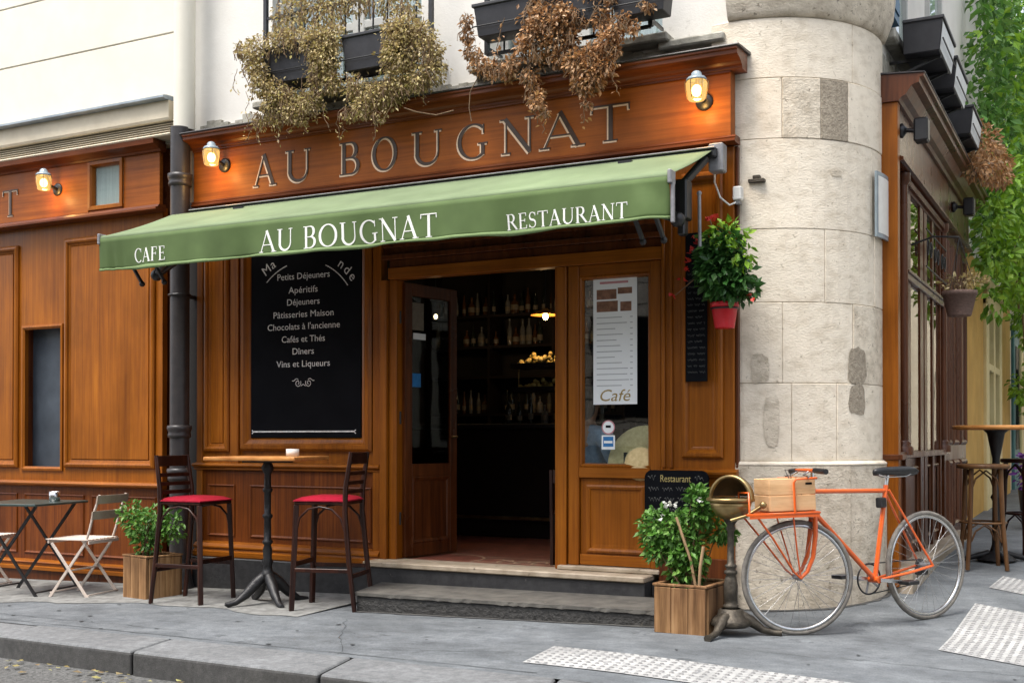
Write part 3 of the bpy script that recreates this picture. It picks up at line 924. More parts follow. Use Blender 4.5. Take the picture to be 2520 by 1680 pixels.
# neighbouring building on the left
nb = thing('neighbouring_building', 'cream rendered building with horizontal grooves on the left of the cafe', 'building', (-10, 7.9, 0))
for z0, z1 in ((4.19, 4.785), (4.797, 5.365), (5.377, 5.95), (5.962, 6.55), (6.562, 9)):
    MB().box(-15, -7.30, 7.68, 8.0, z0, z1).build('render_band', 'cream', nb, bev=.004)
MB().box(-15, -7.30, 7.70, 8.0, 4.0, 9).build('wall', 'creamband', nb)
MB().ext(PF, [(0, 3.97), (.16, 3.97), (.17, 3.99), (.17, 4.14), (0, 4.14)], -15, -7.30).build('fascia_band', 'creamband', nb)
MB().ext(PF, [(0, 4.142), (.21, 4.142), (.235, 4.15), (.235, 4.168), (.20, 4.178), (0, 4.185)], -15, -7.30).build('zinc_ledge', 'zinc', nb)
mb = MB()
for k in range(5):
    mb.ext(PF, [(.02, 3.872 + k * .02), (.12, 3.866 + k * .02), (.12, 3.872 + k * .02), (.02, 3.884 + k * .02)], -15, -7.30)
mb.build('vent_louvres', 'creamband', nb)
MB().ext(PF, [(0, 3.838), (.15, 3.838), (.16, 3.85), (.15, 3.862), (0, 3.862)], -15, -7.30).build('lower_band', 'creamband', nb)
MB().box(-15, -7.30, 7.69, 7.9, 3.81, 3.98).build('vent_back', 'ledge', nb)

# ------------------------------------------------------------------ cafe shopfront (main street)
sf = thing('cafe_shopfront', 'varnished brown wooden cafe front with carved lettering above the green awning', 'shopfront', (-4.7, 7.7, 0))
def part(name, mat, par=sf, bev=0.0, P=PF, **k):
    class _:                                                # context that collects one mesh
        def __enter__(s):
            s.m = MB()
            return s.m
        def __exit__(s, *e):
            s.o = s.m.build(name, mat, par, bev)
    return _()
def pb(name, mat, a0, a1, b0, b1, h0, h1, par=sf, bev=.004, P=PF):
    return MB().pbox(P, a0, a1, b0, b1, h0, h1).build(name, mat, par, bev)
def md(name, mat, a0, a1, b0, b1, prof, par=sf, P=PF):
    return MB().mold(P, a0, a1, b0, b1, prof).build(name, mat, par)
RAISED = [(0, 0), (0, .018), (.012, .03), (.03, .034), (.045, .026), (.05, .012), (.066, .008), (.078, 0)]
SUNK = [(0, .004), (.01, .016), (.024, .014), (.034, .002), (.05, -.012)]
THIN = [(0, 0), (0, .008), (.008, .012), (.016, .004), (.022, 0)]

pb('back_board', 'wood', -7.13, -5.17, .916, 3.19, -.06, 0)
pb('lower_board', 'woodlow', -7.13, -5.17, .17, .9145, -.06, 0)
pb('stile', 'wood', -7.11, -7.045, .30, 3.10, .0005, .02)
pb('stile', 'wood', -6.72, -6.63, .97, 3.10, .0005, .035)
md('panel_moulding', 'wood', -7.03, -6.745, 1.07, 3.02, RAISED)
pb('panel', 'wood', -6.955, -6.82, 1.145, 2.945, .0005, .012)
md('board_frame', 'wood', -6.61, -5.26, 1.08, 3.02, [(0, 0), (0, .03), (.02, .05), (.05, .052), (.065, .036), (.075, .03), (.095, .024), (.108, .006)])
pb('stile', 'wood', -5.25, -5.17, .17, 3.10, .0005, .03)
pb('stile', 'wood', -5.168, -5.105, .23, 2.44, -.06, .055)
pb('dado_rail', 'woodh', -7.13, -5.175, .915, .938, .001, .035)
MB().ext(PF, [(0, .938), (.04, .938), (.06, .948), (.062, .96), (.05, .972), (0, .978)], -7.13, -5.175).build('dado_rail', 'woodh', sf, .002)
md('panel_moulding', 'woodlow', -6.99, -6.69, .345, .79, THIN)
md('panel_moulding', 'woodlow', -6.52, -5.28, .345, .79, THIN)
MB().ext(PF, [(0, .17), (.075, .17), (.08, .18), (.08, .215), (.06, .225), (.055, .24), (.07, .25), (.07, .262), (.045, .285), (0, .30)], -7.10, -5.175).build('base_moulding', 'woodh', sf)
pb('plinth', 'granite', -7.10, -5.18, -.2, .168, -.06, .09, bev=.008)
# sign board, cornice, mouldings
pb('frieze', 'sign', -7.075, -2.285, 3.235, 3.69, .0, .10, bev=.003)
pb('frieze_end', 'chairslat', -7.13, -7.078, 3.235, 3.69, .0, .085)
cor = [(0, 3.672), (.115, 3.672), (.125, 3.68), (.125, 3.692), (.14, 3.70), (.155, 3.715), (.185, 3.728), (.225, 3.735), (.24, 3.742), (.24, 3.766), (.255, 3.772), (.255, 3.785)]
MB().ext(PF, cor + [(0, 3.80)], -7.07, -2.20).build('cornice', 'cornice', sf)
MB().ext(PF, [(-.06, 3.803), (.262, 3.788), (.266, 3.793), (.262, 3.80), (-.06, 3.825)], -7.09, -2.185).build('lead_flashing', 'iron', sf)
bm_ = [(0, 3.185), (.115, 3.185), (.13, 3.192), (.13, 3.205), (.115, 3.212), (.118, 3.222), (.105, 3.236), (0, 3.236)]
MB().ext(PF, bm_, -7.08, -2.25).build('lower_moulding', 'cornice', sf)
MB().ext(PF, [(.10, 3.66), (.118, 3.66), (.118, 3.671), (.10, 3.671)], -7.07, -2.285).build('bead', 'cornice', sf)
spans = [('A', -6.408, -6.165), ('U', -6.076, -5.795), ('B', -5.525, -5.304), ('O', -5.208, -4.961), ('U', -4.84, -4.544), ('G', -4.428, -4.144), ('N', -4.052, -3.755), ('A', -3.725, -3.365), ('T', -3.325, -3.0)]
for i, (c, a, b) in enumerate(spans):
    z0 = 3.300
    mb = MB()
    letter(mb, c, PF, a, z0, b - a, .262, .099, .1060)
    lo = mb.build('letter', 'letterdark', sf, keep=False)
    mb = MB()
    letter(mb, c, PF, a - .008, z0 - .007, b - a, .262, .099, .1025, grow=.005)
    mb.build('gilt_edge', 'gilt', lo)
# fascia behind the awning and door head
pb('fascia', 'woodd', -5.165, -2.285, 2.62, 3.18, -.05, .0)
pb('fascia_rail', 'woodd', -5.16, -2.80, 2.60, 2.64, .001, .045)
pb('fascia_rail', 'woodd', -5.16, -2.80, 2.70, 2.73, .001, .025)
pb('door_head', 'woodh', -5.10, -2.80, 2.445, 2.535, -.06, .04)
pb('door_head', 'woodd', -5.10, -2.80, 2.537, 2.60, -.06, .015)
pb('door_jamb', 'wood', -5.10, -5.03, .23, 2.443, -.10, .02)
pb('door_jamb', 'wood', -3.635, -3.545, .23, 2.443, -.10, .035)
pb('door_jamb', 'wood', -3.535, -3.452, .265, 2.443, -.06, .02)
# fixed glazed leaf right of the door
pb('rail', 'woodh', -3.45, -2.885, 2.365, 2.443, -.05, .012)
pb('stile', 'wood', -2.898, -2.82, .265, 2.443, -.06, .016)
pb('rail', 'woodh', -3.45, -2.90, .90, .975, -.05, .022)
md('panel_moulding', 'wood', -3.452, -2.895, .975, 2.366, [(0, .01), (.012, .016), (.022, .006), (.03, -.03)])
pb('pane', 'glass', -3.44, -2.905, .98, 2.36, -.03, -.024, bev=0)
pb('panel', 'wood', -3.45, -2.90, .27, .898, -.04, -.012)
md('panel_moulding', 'wood', -3.40, -2.945, .36, .85, [(0, -.012), (0, .004), (.014, .01), (.03, .004), (.036, -.008), (.06, -.011)])
pb('rail', 'woodh', -3.45, -2.90, .268, .345, -.03, .006)
# right pilaster
pb('pilaster', 'wood', -2.815, -2.285, .18, 3.18, -.05, .03)
for a in (-2.80, -2.745):
    pb('bead', 'wood', a, a + .022, .98, 3.05, .031, .052)
md('panel_moulding', 'wood', -2.655, -2.36, 1.05, 3.02, [(0, .03), (0, .052), (.012, .062), (.03, .064), (.045, .052), (.056, .036), (.07, .034), (.078, .031)])
MB().ext(PF, [(.03, .915), (.06, .92), (.085, .94), (.09, .955), (.075, .968), (.03, .975)], -2.82, -2.255).build('dado_rail', 'woodh', sf)
pb('pilaster_base', 'woodd', -2.82, -2.275, .18, .36, .031, .06)
pb('plinth', 'granite', -2.86, -2.27, -.1, .178, -.05, .10, bev=.006)
pb('edge_strip', 'woodd', -2.284, -2.262, .98, 3.18, -.05, .012)
# threshold and risers
pb('threshold', 'marble', -5.20, -2.86, .188, .230, -.08, .245, bev=.008)
pb('sill', 'marble', -3.60, -2.815, .2315, .263, -.05, .075, bev=.006)
pb('riser', 'granite', -5.18, -2.862, -.15, .187, -.05, .225, bev=.004)
# open door leaf (hinged on the left, swung inwards)
hx, hy, an = -5.02, 7.765, math.radians(80)
def PD(a, b, h):
    return (hx + a * math.cos(an) + h * math.sin(an), hy + a * math.sin(an) - h * math.cos(an), b)
W = .64
door = MB().pbox(PD, 0, .085, .24, 2.43, -.02, .02).pbox(PD, W - .085, W, .24, 2.43, -.02, .02).pbox(PD, .0855, W - .0855, .24, .34, -.0195, .0195) \
    .pbox(PD, .0855, W - .0855, .88, .98, -.0195, .0195).pbox(PD, .0855, W - .0855, 2.33, 2.43, -.0195, .0195).build('door', 'woodd', sf, .003)
MB().pbox(PD, .08, W - .08, .33, .885, -.008, .006).build('door_panel', 'woodd', door)
MB().mold(PD, .085, W - .085, .34, .88, [(0, .019), (.012, .024), (.03, .016), (.04, .008)]).build('door_moulding', 'woodd', door)
MB().pbox(PD, .08, W - .08, .975, 2.335, -.003, .003).build('pane', 'glassdark', door)
MB().tube([PD(W - .045, 1.2, .02), PD(W - .045, 1.2, .06), PD(W - .11, 1.2, .06)], .009, 8).build('handle', 'brass', door)
MB().pbox(PD, .10, .235, 2.06, 2.28, .0045, .007).build('certificate', 'label', door)
MB().pbox(PD, .11, .26, 1.985, 2.035, .0045, .007).build('notice', 'paper', door)
MB().pbox(PD, .10, .20, 1.60, 1.71, .0045, .0065).build('sticker', 'stickblue', door)
for z in (.55, 1.35, 2.15):
    MB().tube([(hx - .012, hy - .03, z - .05), (hx - .012, hy - .03, z + .05)], .012, 8).build('hinge', 'black', door)

# ------------------------------------------------------------------ step and things at the door
st = thing('door_step', 'worn dark stone step with a pale tread below the cafe door', 'step', (-3.65, 7.1, -.05))
f = lambda x, y, z: (x, y, z)
mb = MB()
mb.add([(-4.86, 6.90, -.12), (-2.52, 6.90, -.06), (-2.52, 7.474, -.06), (-5.02, 7.474, -.12), (-4.86, 6.90, .048), (-2.52, 6.90, .072), (-2.52, 7.474, .072), (-5.02, 7.474, .048)],
       [(0, 3, 2, 1), (4, 5, 6, 7), (0, 1, 5, 4), (1, 2, 6, 5), (2, 3, 7, 6), (3, 0, 4, 7)])
mb.build('step_block', 'stepface', st, .006)
mb = MB()
N = 60
vs = []
for i in range(N + 1):                                       # tread with a chipped front edge
    t = i / N
    x0 = -4.875 + 2.36 * t
    x1 = -5.03 + 2.515 * t
    z = .050 + .024 * t
    c = rnd.uniform(0, .012) if rnd.random() < .5 else 0
    vs += [(x0, 6.888 + c * .4, z - c * .6), (x0, 6.888 + c, z + .022), (x1, 7.4745, z + .024), (x1, 7.4745, z)]
mb.add(vs, [(4 * i + k, 4 * i + 4 + k, 4 * i + 4 + (k + 1) % 4, 4 * i + (k + 1) % 4) for i in range(N) for k in range(4)] + [(0, 1, 2, 3), (4 * N + 3, 4 * N + 2, 4 * N + 1, 4 * N)])
mb.build('tread', 'steptop', st)

# ------------------------------------------------------------------ neighbouring shopfront (left)
ls = thing('neighbouring_shopfront', 'varnished wooden shopfront left of the downpipe with a blue-grey slot window', 'shopfront', (-9.4, 7.7, -.15))
def lp(name, mat, *a, **k):
    return pb(name, mat, *a, par=ls, **k)
for a0, a1, b0, b1 in ((-12.6, -9.33, .737, 3.25), (-8.79, -7.53, .737, 3.25), (-9.33, -8.79, .737, .89), (-9.33, -8.79, 2.26, 3.25)):
    lp('back_board', 'wood', a0, a1, b0, b1, -.06, 0, bev=0)
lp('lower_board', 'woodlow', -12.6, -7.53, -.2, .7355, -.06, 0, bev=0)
md('panel_moulding', 'wood', -8.75, -7.61, .915, 3.06, RAISED, par=ls)
lp('panel', 'wood', -8.672, -7.688, .993, 2.982, .0005, .012)
md('panel_moulding', 'wood', -10.55, -9.385, .905, 3.05, RAISED, par=ls)
lp('panel', 'wood', -10.472, -9.463, .983, 2.972, .0005, .012)
md('slot_frame', 'wood', -9.34, -8.78, .88, 2.27, [(0, 0), (0, .014), (.02, .018), (.03, .01), (.04, .004)], par=ls)
MB().pbox(PF, -9.36, -8.76, .87, 2.29, -.155, -.12).build('slot_window', 'doorslate', ls)
mb = MB().pbox(PF, -9.345, -9.335, .88, 2.28, -.119, -.061).pbox(PF, -8.785, -8.775, .88, 2.28, -.119, -.061)
mb.build('slot_reveal', 'woodd', ls)
MB().ext(PF, [(0, .735), (.03, .735), (.06, .75), (.065, .765), (.05, .785), (0, .79)], -12.6, -7.50).build('dado_rail', 'woodh', ls)
for a, b in ((-12.4, -11.4), (-11.3, -9.4), (-9.3, -8.5), (-8.4, -7.6)):
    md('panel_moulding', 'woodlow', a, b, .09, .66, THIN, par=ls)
MB().ext(PF, [(0, -.06), (.06, -.06), (.06, -.03), (.04, -.02), (.04, 0), (.055, .01), (.05, .02), (0, .035)], -12.6, -7.5).build('base_moulding', 'woodh', ls)
lp('skirting', 'woodd', -12.6, -7.5, -.24, -.062, .001, .04)
lp('frieze', 'sign', -12.6, -8.40, 3.27, 3.76, .001, .055)
lp('frieze', 'sign', -7.97, -7.525, 3.27, 3.76, .001, .045)
lp('frieze', 'sign', -8.395, -7.975, 3.27, 3.325, .001, .05)
lp('frieze', 'sign', -8.395, -7.975, 3.70, 3.76, .001, .05)
md('window_frame', 'wood', -8.40, -7.965, 3.29, 3.735, [(0, .05), (0, .066), (.03, .068), (.04, .05), (.05, .01)], par=ls)
wv = MB().pbox(PF, -8.36, -8.0, 3.33, 3.70, .002, .006).build('window', 'curtain', ls)
MB().pbox(PF, -8.355, -8.005, 3.333, 3.697, .02, .024).build('pane', 'glass', wv)
MB().ext(PF, [(0, 3.205), (.10, 3.205), (.13, 3.215), (.13, 3.232), (.10, 3.242), (.09, 3.262), (0, 3.27)], -12.6, -7.49).build('lower_moulding', 'cornice', ls)
MB().ext(PF, [(0, 3.74), (.07, 3.74), (.08, 3.755), (.12, 3.775), (.16, 3.79), (.165, 3.83), (0, 3.835)], -12.6, -7.49).build('cornice', 'cornice', ls)
lp('end_post', 'woodd', -7.75, -7.12, -.15, 3.80, -.30, -.10)
for c, a, b in (('N', -9.86, -9.60), ('T', -9.56, -9.33)):
    mb = MB()
    letter(mb, c, PF, a, 3.335, b - a, .25, .054, .062)
    lo = mb.build('letter', 'letterdark', ls)
    mb = MB()
    letter(mb, c, PF, a - .006, 3.33, b - a, .25, .054, .058, grow=.003)
    mb.build('gilt_edge', 'gilt', lo)

# ------------------------------------------------------------------ downpipe
dp = thing('downpipe', 'dark iron downpipe between the two shopfronts with its top painted cream', 'downpipe', (-7.15, 7.51, -.12))
px_, py_ = -7.15, 7.515
MB().tube([(px_, py_, -.05), (px_, py_, 3.87)], .083, 20).build('pipe', 'iron', dp)
MB().tube([(px_ - .0, py_ + .05, 3.86), (px_, py_ + .05, 9)], .092, 20).build('upper_pipe', 'cream', dp)
for z in (3.36, 1.19, .82):
    MB().lathe([(.084, z), (.098, z + .005), (.10, z + .03), (.093, z + .045), (.10, z + .06), (.106, z + .08), (.106, z + .105), (.084, z + .11)], (px_, py_, 0), 20).build('collar', 'iron', dp)
MB().lathe([(.083, .12), (.10, .10), (.105, .02), (.115, -.05), (.13, -.10), (.13, -.13)], (px_, py_, 0), 20).build('shoe', 'iron', dp)
for z in (2.42, .62):
    MB().tube([(px_ + .09 * math.cos(a), py_ + .09 * math.sin(a), z) for a in [i * PI / 8 for i in range(16)]], .012, 6, closed=True).bar((px_, py_ + .08, z), (px_, 7.72, z), .03).build('bracket', 'black', dp)

# ------------------------------------------------------------------ awning
aw = thing('awning', 'green canvas awning with white lettering on its valance over the cafe door', 'awning', (-4.75, 7.41, 3.09))
xl, xr = -7.145, -2.36
yr, zr, yf, zf = 7.41, 3.095, 6.64, 2.79
N, Mm = 60, 10
vs = []
for i in range(N + 1):
    x = xl + (xr - xl) * i / N
    for j in range(Mm + 1):
        t = j / Mm
        z = zr + (zf - zr) * t - .014 * math.sin(PI * t) * (1 + .25 * math.sin(x * 3.1))
        vs.append((x, yr + (yf - yr) * t, z))
fs = [(i * (Mm + 1) + j, (i + 1) * (Mm + 1) + j, (i + 1) * (Mm + 1) + j + 1, i * (Mm + 1) + j + 1) for i in range(N) for j in range(Mm)]
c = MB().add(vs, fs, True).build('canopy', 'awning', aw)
sd_ = c.modifiers.new('thickness', 'SOLIDIFY')
sd_.thickness = .004
xvr = -2.375
def vy(x, b):                                                # hanging cloth: slow waves, a diagonal crease at the right end
    t = (2.76 - b) / .25
    y = yf - .028 + .017 * t * math.sin(x * 5.3 + .6) + .010 * t * math.sin(x * 11 + 2) + .006 * t * t * math.sin(x * 23) + .01 * t
    e = (x - (xvr - .24)) / .24
    if e > 0:
        y -= .028 * math.sin(PI * max(0, min(1, e))) * max(0, math.sin(PI * (1 - t) * .9 + e * 2.2))
    if x < xl + .25:
        y += .012 * math.sin((x - xl) * 60) * t
    return y
def PV(a, b, h):
    return (a, vy(a, b) - h, b)
def valance(b0, b1, nm, mat, h, nb_=8):
    vs = []
    K = 150
    for i in range(K + 1):
        x = xl + .004 + (xvr - xl) * i / K
        for j in range(nb_ + 1):
            b = b0 + (b1 - b0) * j / nb_ + (.006 * math.sin(x * 4.1) + .004 * math.sin(x * 9.7)) * (1 - j / nb_ if b0 < 2.51 or nb_ > 1 else 1)
            vs.append(PV(x, b, h))
    fs = [(i * (nb_ + 1) + j, (i + 1) * (nb_ + 1) + j, (i + 1) * (nb_ + 1) + j + 1, i * (nb_ + 1) + j + 1) for i in range(K) for j in range(nb_)]
    o = MB().add(vs, fs, True).build(nm, mat, aw)
    s_ = o.modifiers.new('thickness', 'SOLIDIFY')
    s_.thickness = .003
    return o
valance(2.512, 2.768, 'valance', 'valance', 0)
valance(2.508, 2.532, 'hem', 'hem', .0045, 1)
for q in range(1, 4):
    x = xl + (xr - xl) * q / 4
    pts = []
    for j in range(11):
        t = j / 10
        pts.append((x, yr + (yf - yr) * t, zr + (zf - zr) * t - .014 * math.sin(PI * t) * (1 + .25 * math.sin(x * 3.1)) + .0035))
    MB().add([(p[0] + d, p[1], p[2]) for p in pts for d in (-.012, .012)], [(2 * i, 2 * i + 1, 2 * i + 3, 2 * i + 2) for i in range(10)]).build('seam', 'awning', aw)
    MB().add([PV(x + d, 2.53 + .22 * j / 6, .0022) for j in range(7) for d in (-.010, .010)], [(2 * i, 2 * i + 1, 2 * i + 3, 2 * i + 2) for i in range(6)]).build('seam', 'valance', aw)
MB().tube([(xl + .004, yf - .004, 2.772), (xvr, yf - .004, 2.772)], .026, 12).build('front_bar', 'awning', aw)
for x in (xl, xvr + .006):
    MB().box(x - .012, x + .014, yf - .04, yf + .045, 2.725, 2.81).build('end_cap', 'greymetal', aw, .006)
MB().box(xl + .20, -2.335, yr - .002, yr + .11, 3.055, 3.112).build('cassette', 'black', aw, .01)
MB().box(xl + .2, -2.335, yr - .012, yr + .12, 3.113, 3.124).build('cassette_lid', 'greymetal', aw, .004)
MB().box(-2.40, -2.30, 7.46, 7.56, 2.97, 3.16).build('end_bracket', 'greymetal', aw, .008)
MB().box(xvr + .008, xvr + .03, yf - .02, yf + .005, 2.49, 2.73).build('valance_batten', 'greymetal', aw, .003)
def awning_arm(x0, x1, x2, el):
    mb = MB()
    mb.tube([(x0, 7.38, 3.02), (x1, 7.02, el)], .03, 8).tube([(x1, 7.02, el), (x2, yf + .03, 2.73)], .026, 8)
    mb.sph((x1, 7.02, el), .05, 10, 6)
    mb.box(x0 - .05, x0 + .05, 7.33, 7.42, 2.96, 3.08)
    mb.build('folding_arm', 'black', aw)
awning_arm(-6.35, -6.93, -6.3, 2.52)
awning_arm(-2.95, -2.46, -2.9, 2.58)
mb = MB().box(-2.52, -2.43, 7.10, 7.22, 2.60, 2.86).box(-2.50, -2.45, 7.12, 7.2, 2.5, 2.61).bar((-2.47, 7.16, 2.84), (-2.40, 7.41, 3.05), .05)
mb.build('arm_joint', 'black', aw, .01)
MB().tube([(-2.40, 7.27, 2.78), (-2.395, 7.27, 2.44)], .012, 8).sph((-2.40, 7.27, 2.79), .018, 8, 5).build('crank_rod', 'greymetal', aw)
for x in (-7.02, -6.78, -2.7, -2.56):
    MB().bar((x, 6.72, 2.72), (x + .05, 6.9, 2.44), .022).sph((x + .05, 6.9, 2.435), .024, 8, 5).build('arm_hook', 'black', aw)
def vletters(txt, a0, a1, b, hgt):
    tot = sum(glyph(c)[1] for c in txt)
    k = (a1 - a0) / tot
    x = a0
    for ch in txt:
        adv = glyph(ch)[1]
        if ch != ' ':
            mb = MB()
            letter(mb, ch, PV, x, b, adv * k * .94, hgt, .002, .0052)
            mb.build('letter', 'lettering', aw)
        x += adv * k
s_ = 6.605 / 6.78
vletters('CAFE', -6.95 * s_, -6.60 * s_, 1.18 + (2.588 - 1.18) * s_ + .002, .108)
vletters('AU BOUGNAT', -5.667 * s_, -4.10 * s_, 1.18 + (2.572 - 1.18) * s_, .158)
vletters('RESTAURANT', -3.587 * s_, -2.70 * s_, 1.18 + (2.572 - 1.18) * s_, .10)

# ------------------------------------------------------------------ cafe interior
def struct(name, mat, *b):
    return tag(MB().box(*b).build(name, mat), kind='structure')
struct('interior_floor', 'tiles', -7.1, -2.3, 7.79, 13.4, .16, .2255)
struct('interior_floor', 'tiles', -2.298, -1.53, 8.62, 13.4, .16, .2255)
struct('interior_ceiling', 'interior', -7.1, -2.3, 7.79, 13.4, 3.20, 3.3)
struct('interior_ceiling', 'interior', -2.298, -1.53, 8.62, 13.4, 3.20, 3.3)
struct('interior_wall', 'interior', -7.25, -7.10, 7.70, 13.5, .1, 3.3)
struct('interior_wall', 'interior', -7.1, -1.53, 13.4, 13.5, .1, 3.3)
# mosaic scroll pattern laid in the floor at the door
mb = MB()
fl = lambda x, y: V((x, y, .228))
def strip(pts, w):
    n = len(pts)
    vs = []
    for i in range(n):
        a, b = pts[max(i - 1, 0)], pts[min(i + 1, n - 1)]
        d = V((b[0] - a[0], b[1] - a[1], 0)).normalized()
        p = V((pts[i][0], pts[i][1], .229))
        vs += [p + V((-d.y, d.x, 0)) * w, p - V((-d.y, d.x, 0)) * w]
    mb.add(vs, [(2 * i, 2 * i + 1, 2 * i + 3, 2 * i + 2) for i in range(n - 1)])
strip(arc(-4.75, 7.95, .32, .32, -20, 110), .012)
for cx in (-4.2, -4.05, -3.9, -3.72):
    strip(arc(cx, 7.95, .05, .10, 0, 300), .010)
strip([(-4.45 + .08 * i, 8.02 + .07 * math.sin(i * 1.1)) for i in range(11)], .011)
strip([(-4.4, 7.87), (-3.6, 7.87)], .008)
strip([(-4.5, 8.2), (-3.6, 8.2)], .008)
tag(mb.build('floor_pattern', 'inlay'), kind='structure')
# bar counter and back shelves
bc = thing('bar_counter', 'dark wooden bar counter inside the cafe behind the door', 'counter', (-5, 10.2, .2255))
MB().box(-6.9, -4.2, 9.95, 10.4, .2257, 1.28).build('counter_front', 'barwood', bc, .01)
MB().box(-6.95, -4.15, 9.88, 10.45, 1.281, 1.33).build('counter_top', 'castblack', bc, .008)
MB().tube([(-6.8, 9.86, .42), (-4.3, 9.86, .42)], .018, 8).build('foot_rail', 'brass', bc)
bs = thing('bar_shelves', 'dark back-bar shelving with bottles seen through the open cafe door', 'shelves', (-5.6, 11.6, .2255))
for z in (.9, 1.44, 1.86, 2.20, 2.55):
    MB().box(-7.05, -4.6, 11.40, 11.70, z, z + .03).build('shelf', 'barwood', bs)
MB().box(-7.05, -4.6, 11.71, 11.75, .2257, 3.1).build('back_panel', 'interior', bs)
for x in (-7.06, -6.25, -5.45, -4.62):
    MB().box(x, x + .03, 11.405, 11.705, .2257, 3.1).build('upright', 'barwood', bs)
botp = [([(0, 0), (.036, 0), (.038, .01), (.038, .17), (.03, .205), (.015, .235), (.013, .295), (.016, .297), (.016, .31), (0, .31)]),
        ([(0, 0), (.046, 0), (.048, .01), (.048, .12), (.04, .15), (.016, .175), (.015, .22), (.018, .222), (.018, .245), (0, .245)]),
        ([(0, 0), (.03, 0), (.031, .01), (.031, .19), (.014, .25), (.012, .32), (.014, .33), (0, .33)])]
prot = []
for i, p in enumerate(botp):
    for mname in ('bottle', 'bottle2', 'bottle3'):
        b = MB().lathe(p, (0, 0, 0), 10).build('bottle', mname)
        l = MB().lathe([(p[2][0] + .0012, .05), (p[2][0] + .0012, .115)], (0, 0, 0), 10).build('label', 'label', b)
        prot.append((b, l))
first = set()
ROW = {2.581: 'topmost', 2.231: 'second', 1.471: 'lower', 1.331: 'counter'}
KIND = ('dark green', 'amber', 'clear')
def put_bottle(x, y, z, k):
    b, l = prot[k]
    if k in first:
        o = inst(b)
        inst(l, o)
    else:
        first.add(k)
        o = b
    o.location = (x, y, z)
    o.rotation_euler = (0, 0, rnd.uniform(0, 6))
    q = rnd.uniform(.68, .98)
    o.scale = (q * rnd.uniform(.85, 1.1),) * 2 + (q,)
    kd, rw = KIND[k % 3], ROW[z]
    where = 'standing on the dark bar counter' if rw == 'counter' else 'on the ' + rw + ' shelf behind the bar'
    tag(o, kd + ' liquor bottle with pale label ' + where, 'bottle', kd + ' bottles ' + where)
for z, xa, xb in ((2.581, -6.95, -4.75), (2.231, -6.95, -4.75), (1.471, -6.7, -4.75)):
    x = xa
    while x < xb:
        put_bottle(x, 11.5 + rnd.uniform(-.05, .04), z, rnd.choice(range(9)))
        x += rnd.choice((.075, .08, .09, .10, .19))
for i in range(9):
    put_bottle(-5.35 + i * .125 + rnd.uniform(-.02, .02), 10.2 + rnd.uniform(-.08, .08), 1.331, rnd.choice(range(9)))
for k in range(9):
    if k not in first:
        put_bottle(-6.6 + .1 * k, 11.5, 1.471, k)
# two trays heaped with pale yellow fruit
for i, (z, lab) in enumerate(((1.66, 'lower wire tray heaped with small pale yellow fruit in the bar'), (1.90, 'upper wire tray heaped high with pale yellow fruit in the bar'))):
    x0, x1, y = -5.45, -4.80, 10.6
    t = thing('fruit_tray', lab, 'tray', (-5.1, y, z), 'trays of yellow fruit')
    MB().box(x0, x1, y - .16, y + .16, z, z + .012).box(x0, x1, y - .165, y - .155, z + .013, z + .05).build('tray', 'black', t)
    mb = MB()
    for k in range(46):
        u, v = rnd.uniform(-1, 1), rnd.uniform(-1, 1)
        h = (.12 if i else .08) * max(0, 1 - abs(u) ** 2) * (1 - abs(v)) + .03
        mb.sph(((x0 + x1) / 2 + u * .29, y + v * .13, z + .02 + h * rnd.uniform(.5, 1)), rnd.uniform(.02, .032), 6, 4)
    tag(mb.build('fruit', 'fruit', t), kind='stuff')
    for x in (x0 + .01, x1 - .01):
        MB().tube([(x, y, 1.331), (x, y, z)], .008, 6).build('post', 'brass', t)
# pendant lamps
def pendant(x, y, z, lab, light, shade=True):
    t = thing('pendant_lamp', lab, 'lamp', (x, y, 3.2), 'pendant lamps inside the cafe')
    MB().tube([(x, y, 3.2), (x, y, z + .07)], .006, 6).build('cord', 'black', t)
    if shade:
        MB().lathe([(.02, z + .075), (.03, z + .06), (.09, z + .045), (.15, z + .012), (.155, z + .006), (.148, z + .006), (.088, z + .038), (.02, z + .05)], (x, y, 0), 22).build('lamp_shade', 'shade', t)
    MB().sph((x, y, z - .005), .028 if shade else .02, 10, 8, sz=1.35).build('bulb', 'bulb2', t)
    if light:
        l = bpy.data.lights.new('pendant_light', 'POINT')
        l.energy = light
        l.color = (1, .66, .32)
        l.shadow_soft_size = .04
        o = bpy.data.objects.new('pendant_light', l)
        COL.objects.link(o)
        o.location = V((x, y, z - .06)) - OFF[t.name]
        o.parent = t
pendant(-5.06, 10.45, 2.42, 'amber pendant lamp with a bare bulb glowing inside the open doorway', 3.0)
pendant(-6.35, 10.45, 2.48, 'bare hanging bulb seen through the glass of the open door leaf', .8, False)
for x, y in ((-5.04, 10.0), (-5.35, 9.5), (-4.75, 10.6), (-5.5, 9.9)):
    o = MB().lathe([(0, 3.19), (.05, 3.19), (.055, 3.198), (.055, 3.2)], (x, y, 0), 12).build('ceiling_spot', 'spot')
    tag(o, 'small round spotlight on the dark cafe ceiling', 'spotlight', 'ceiling spots in the cafe')

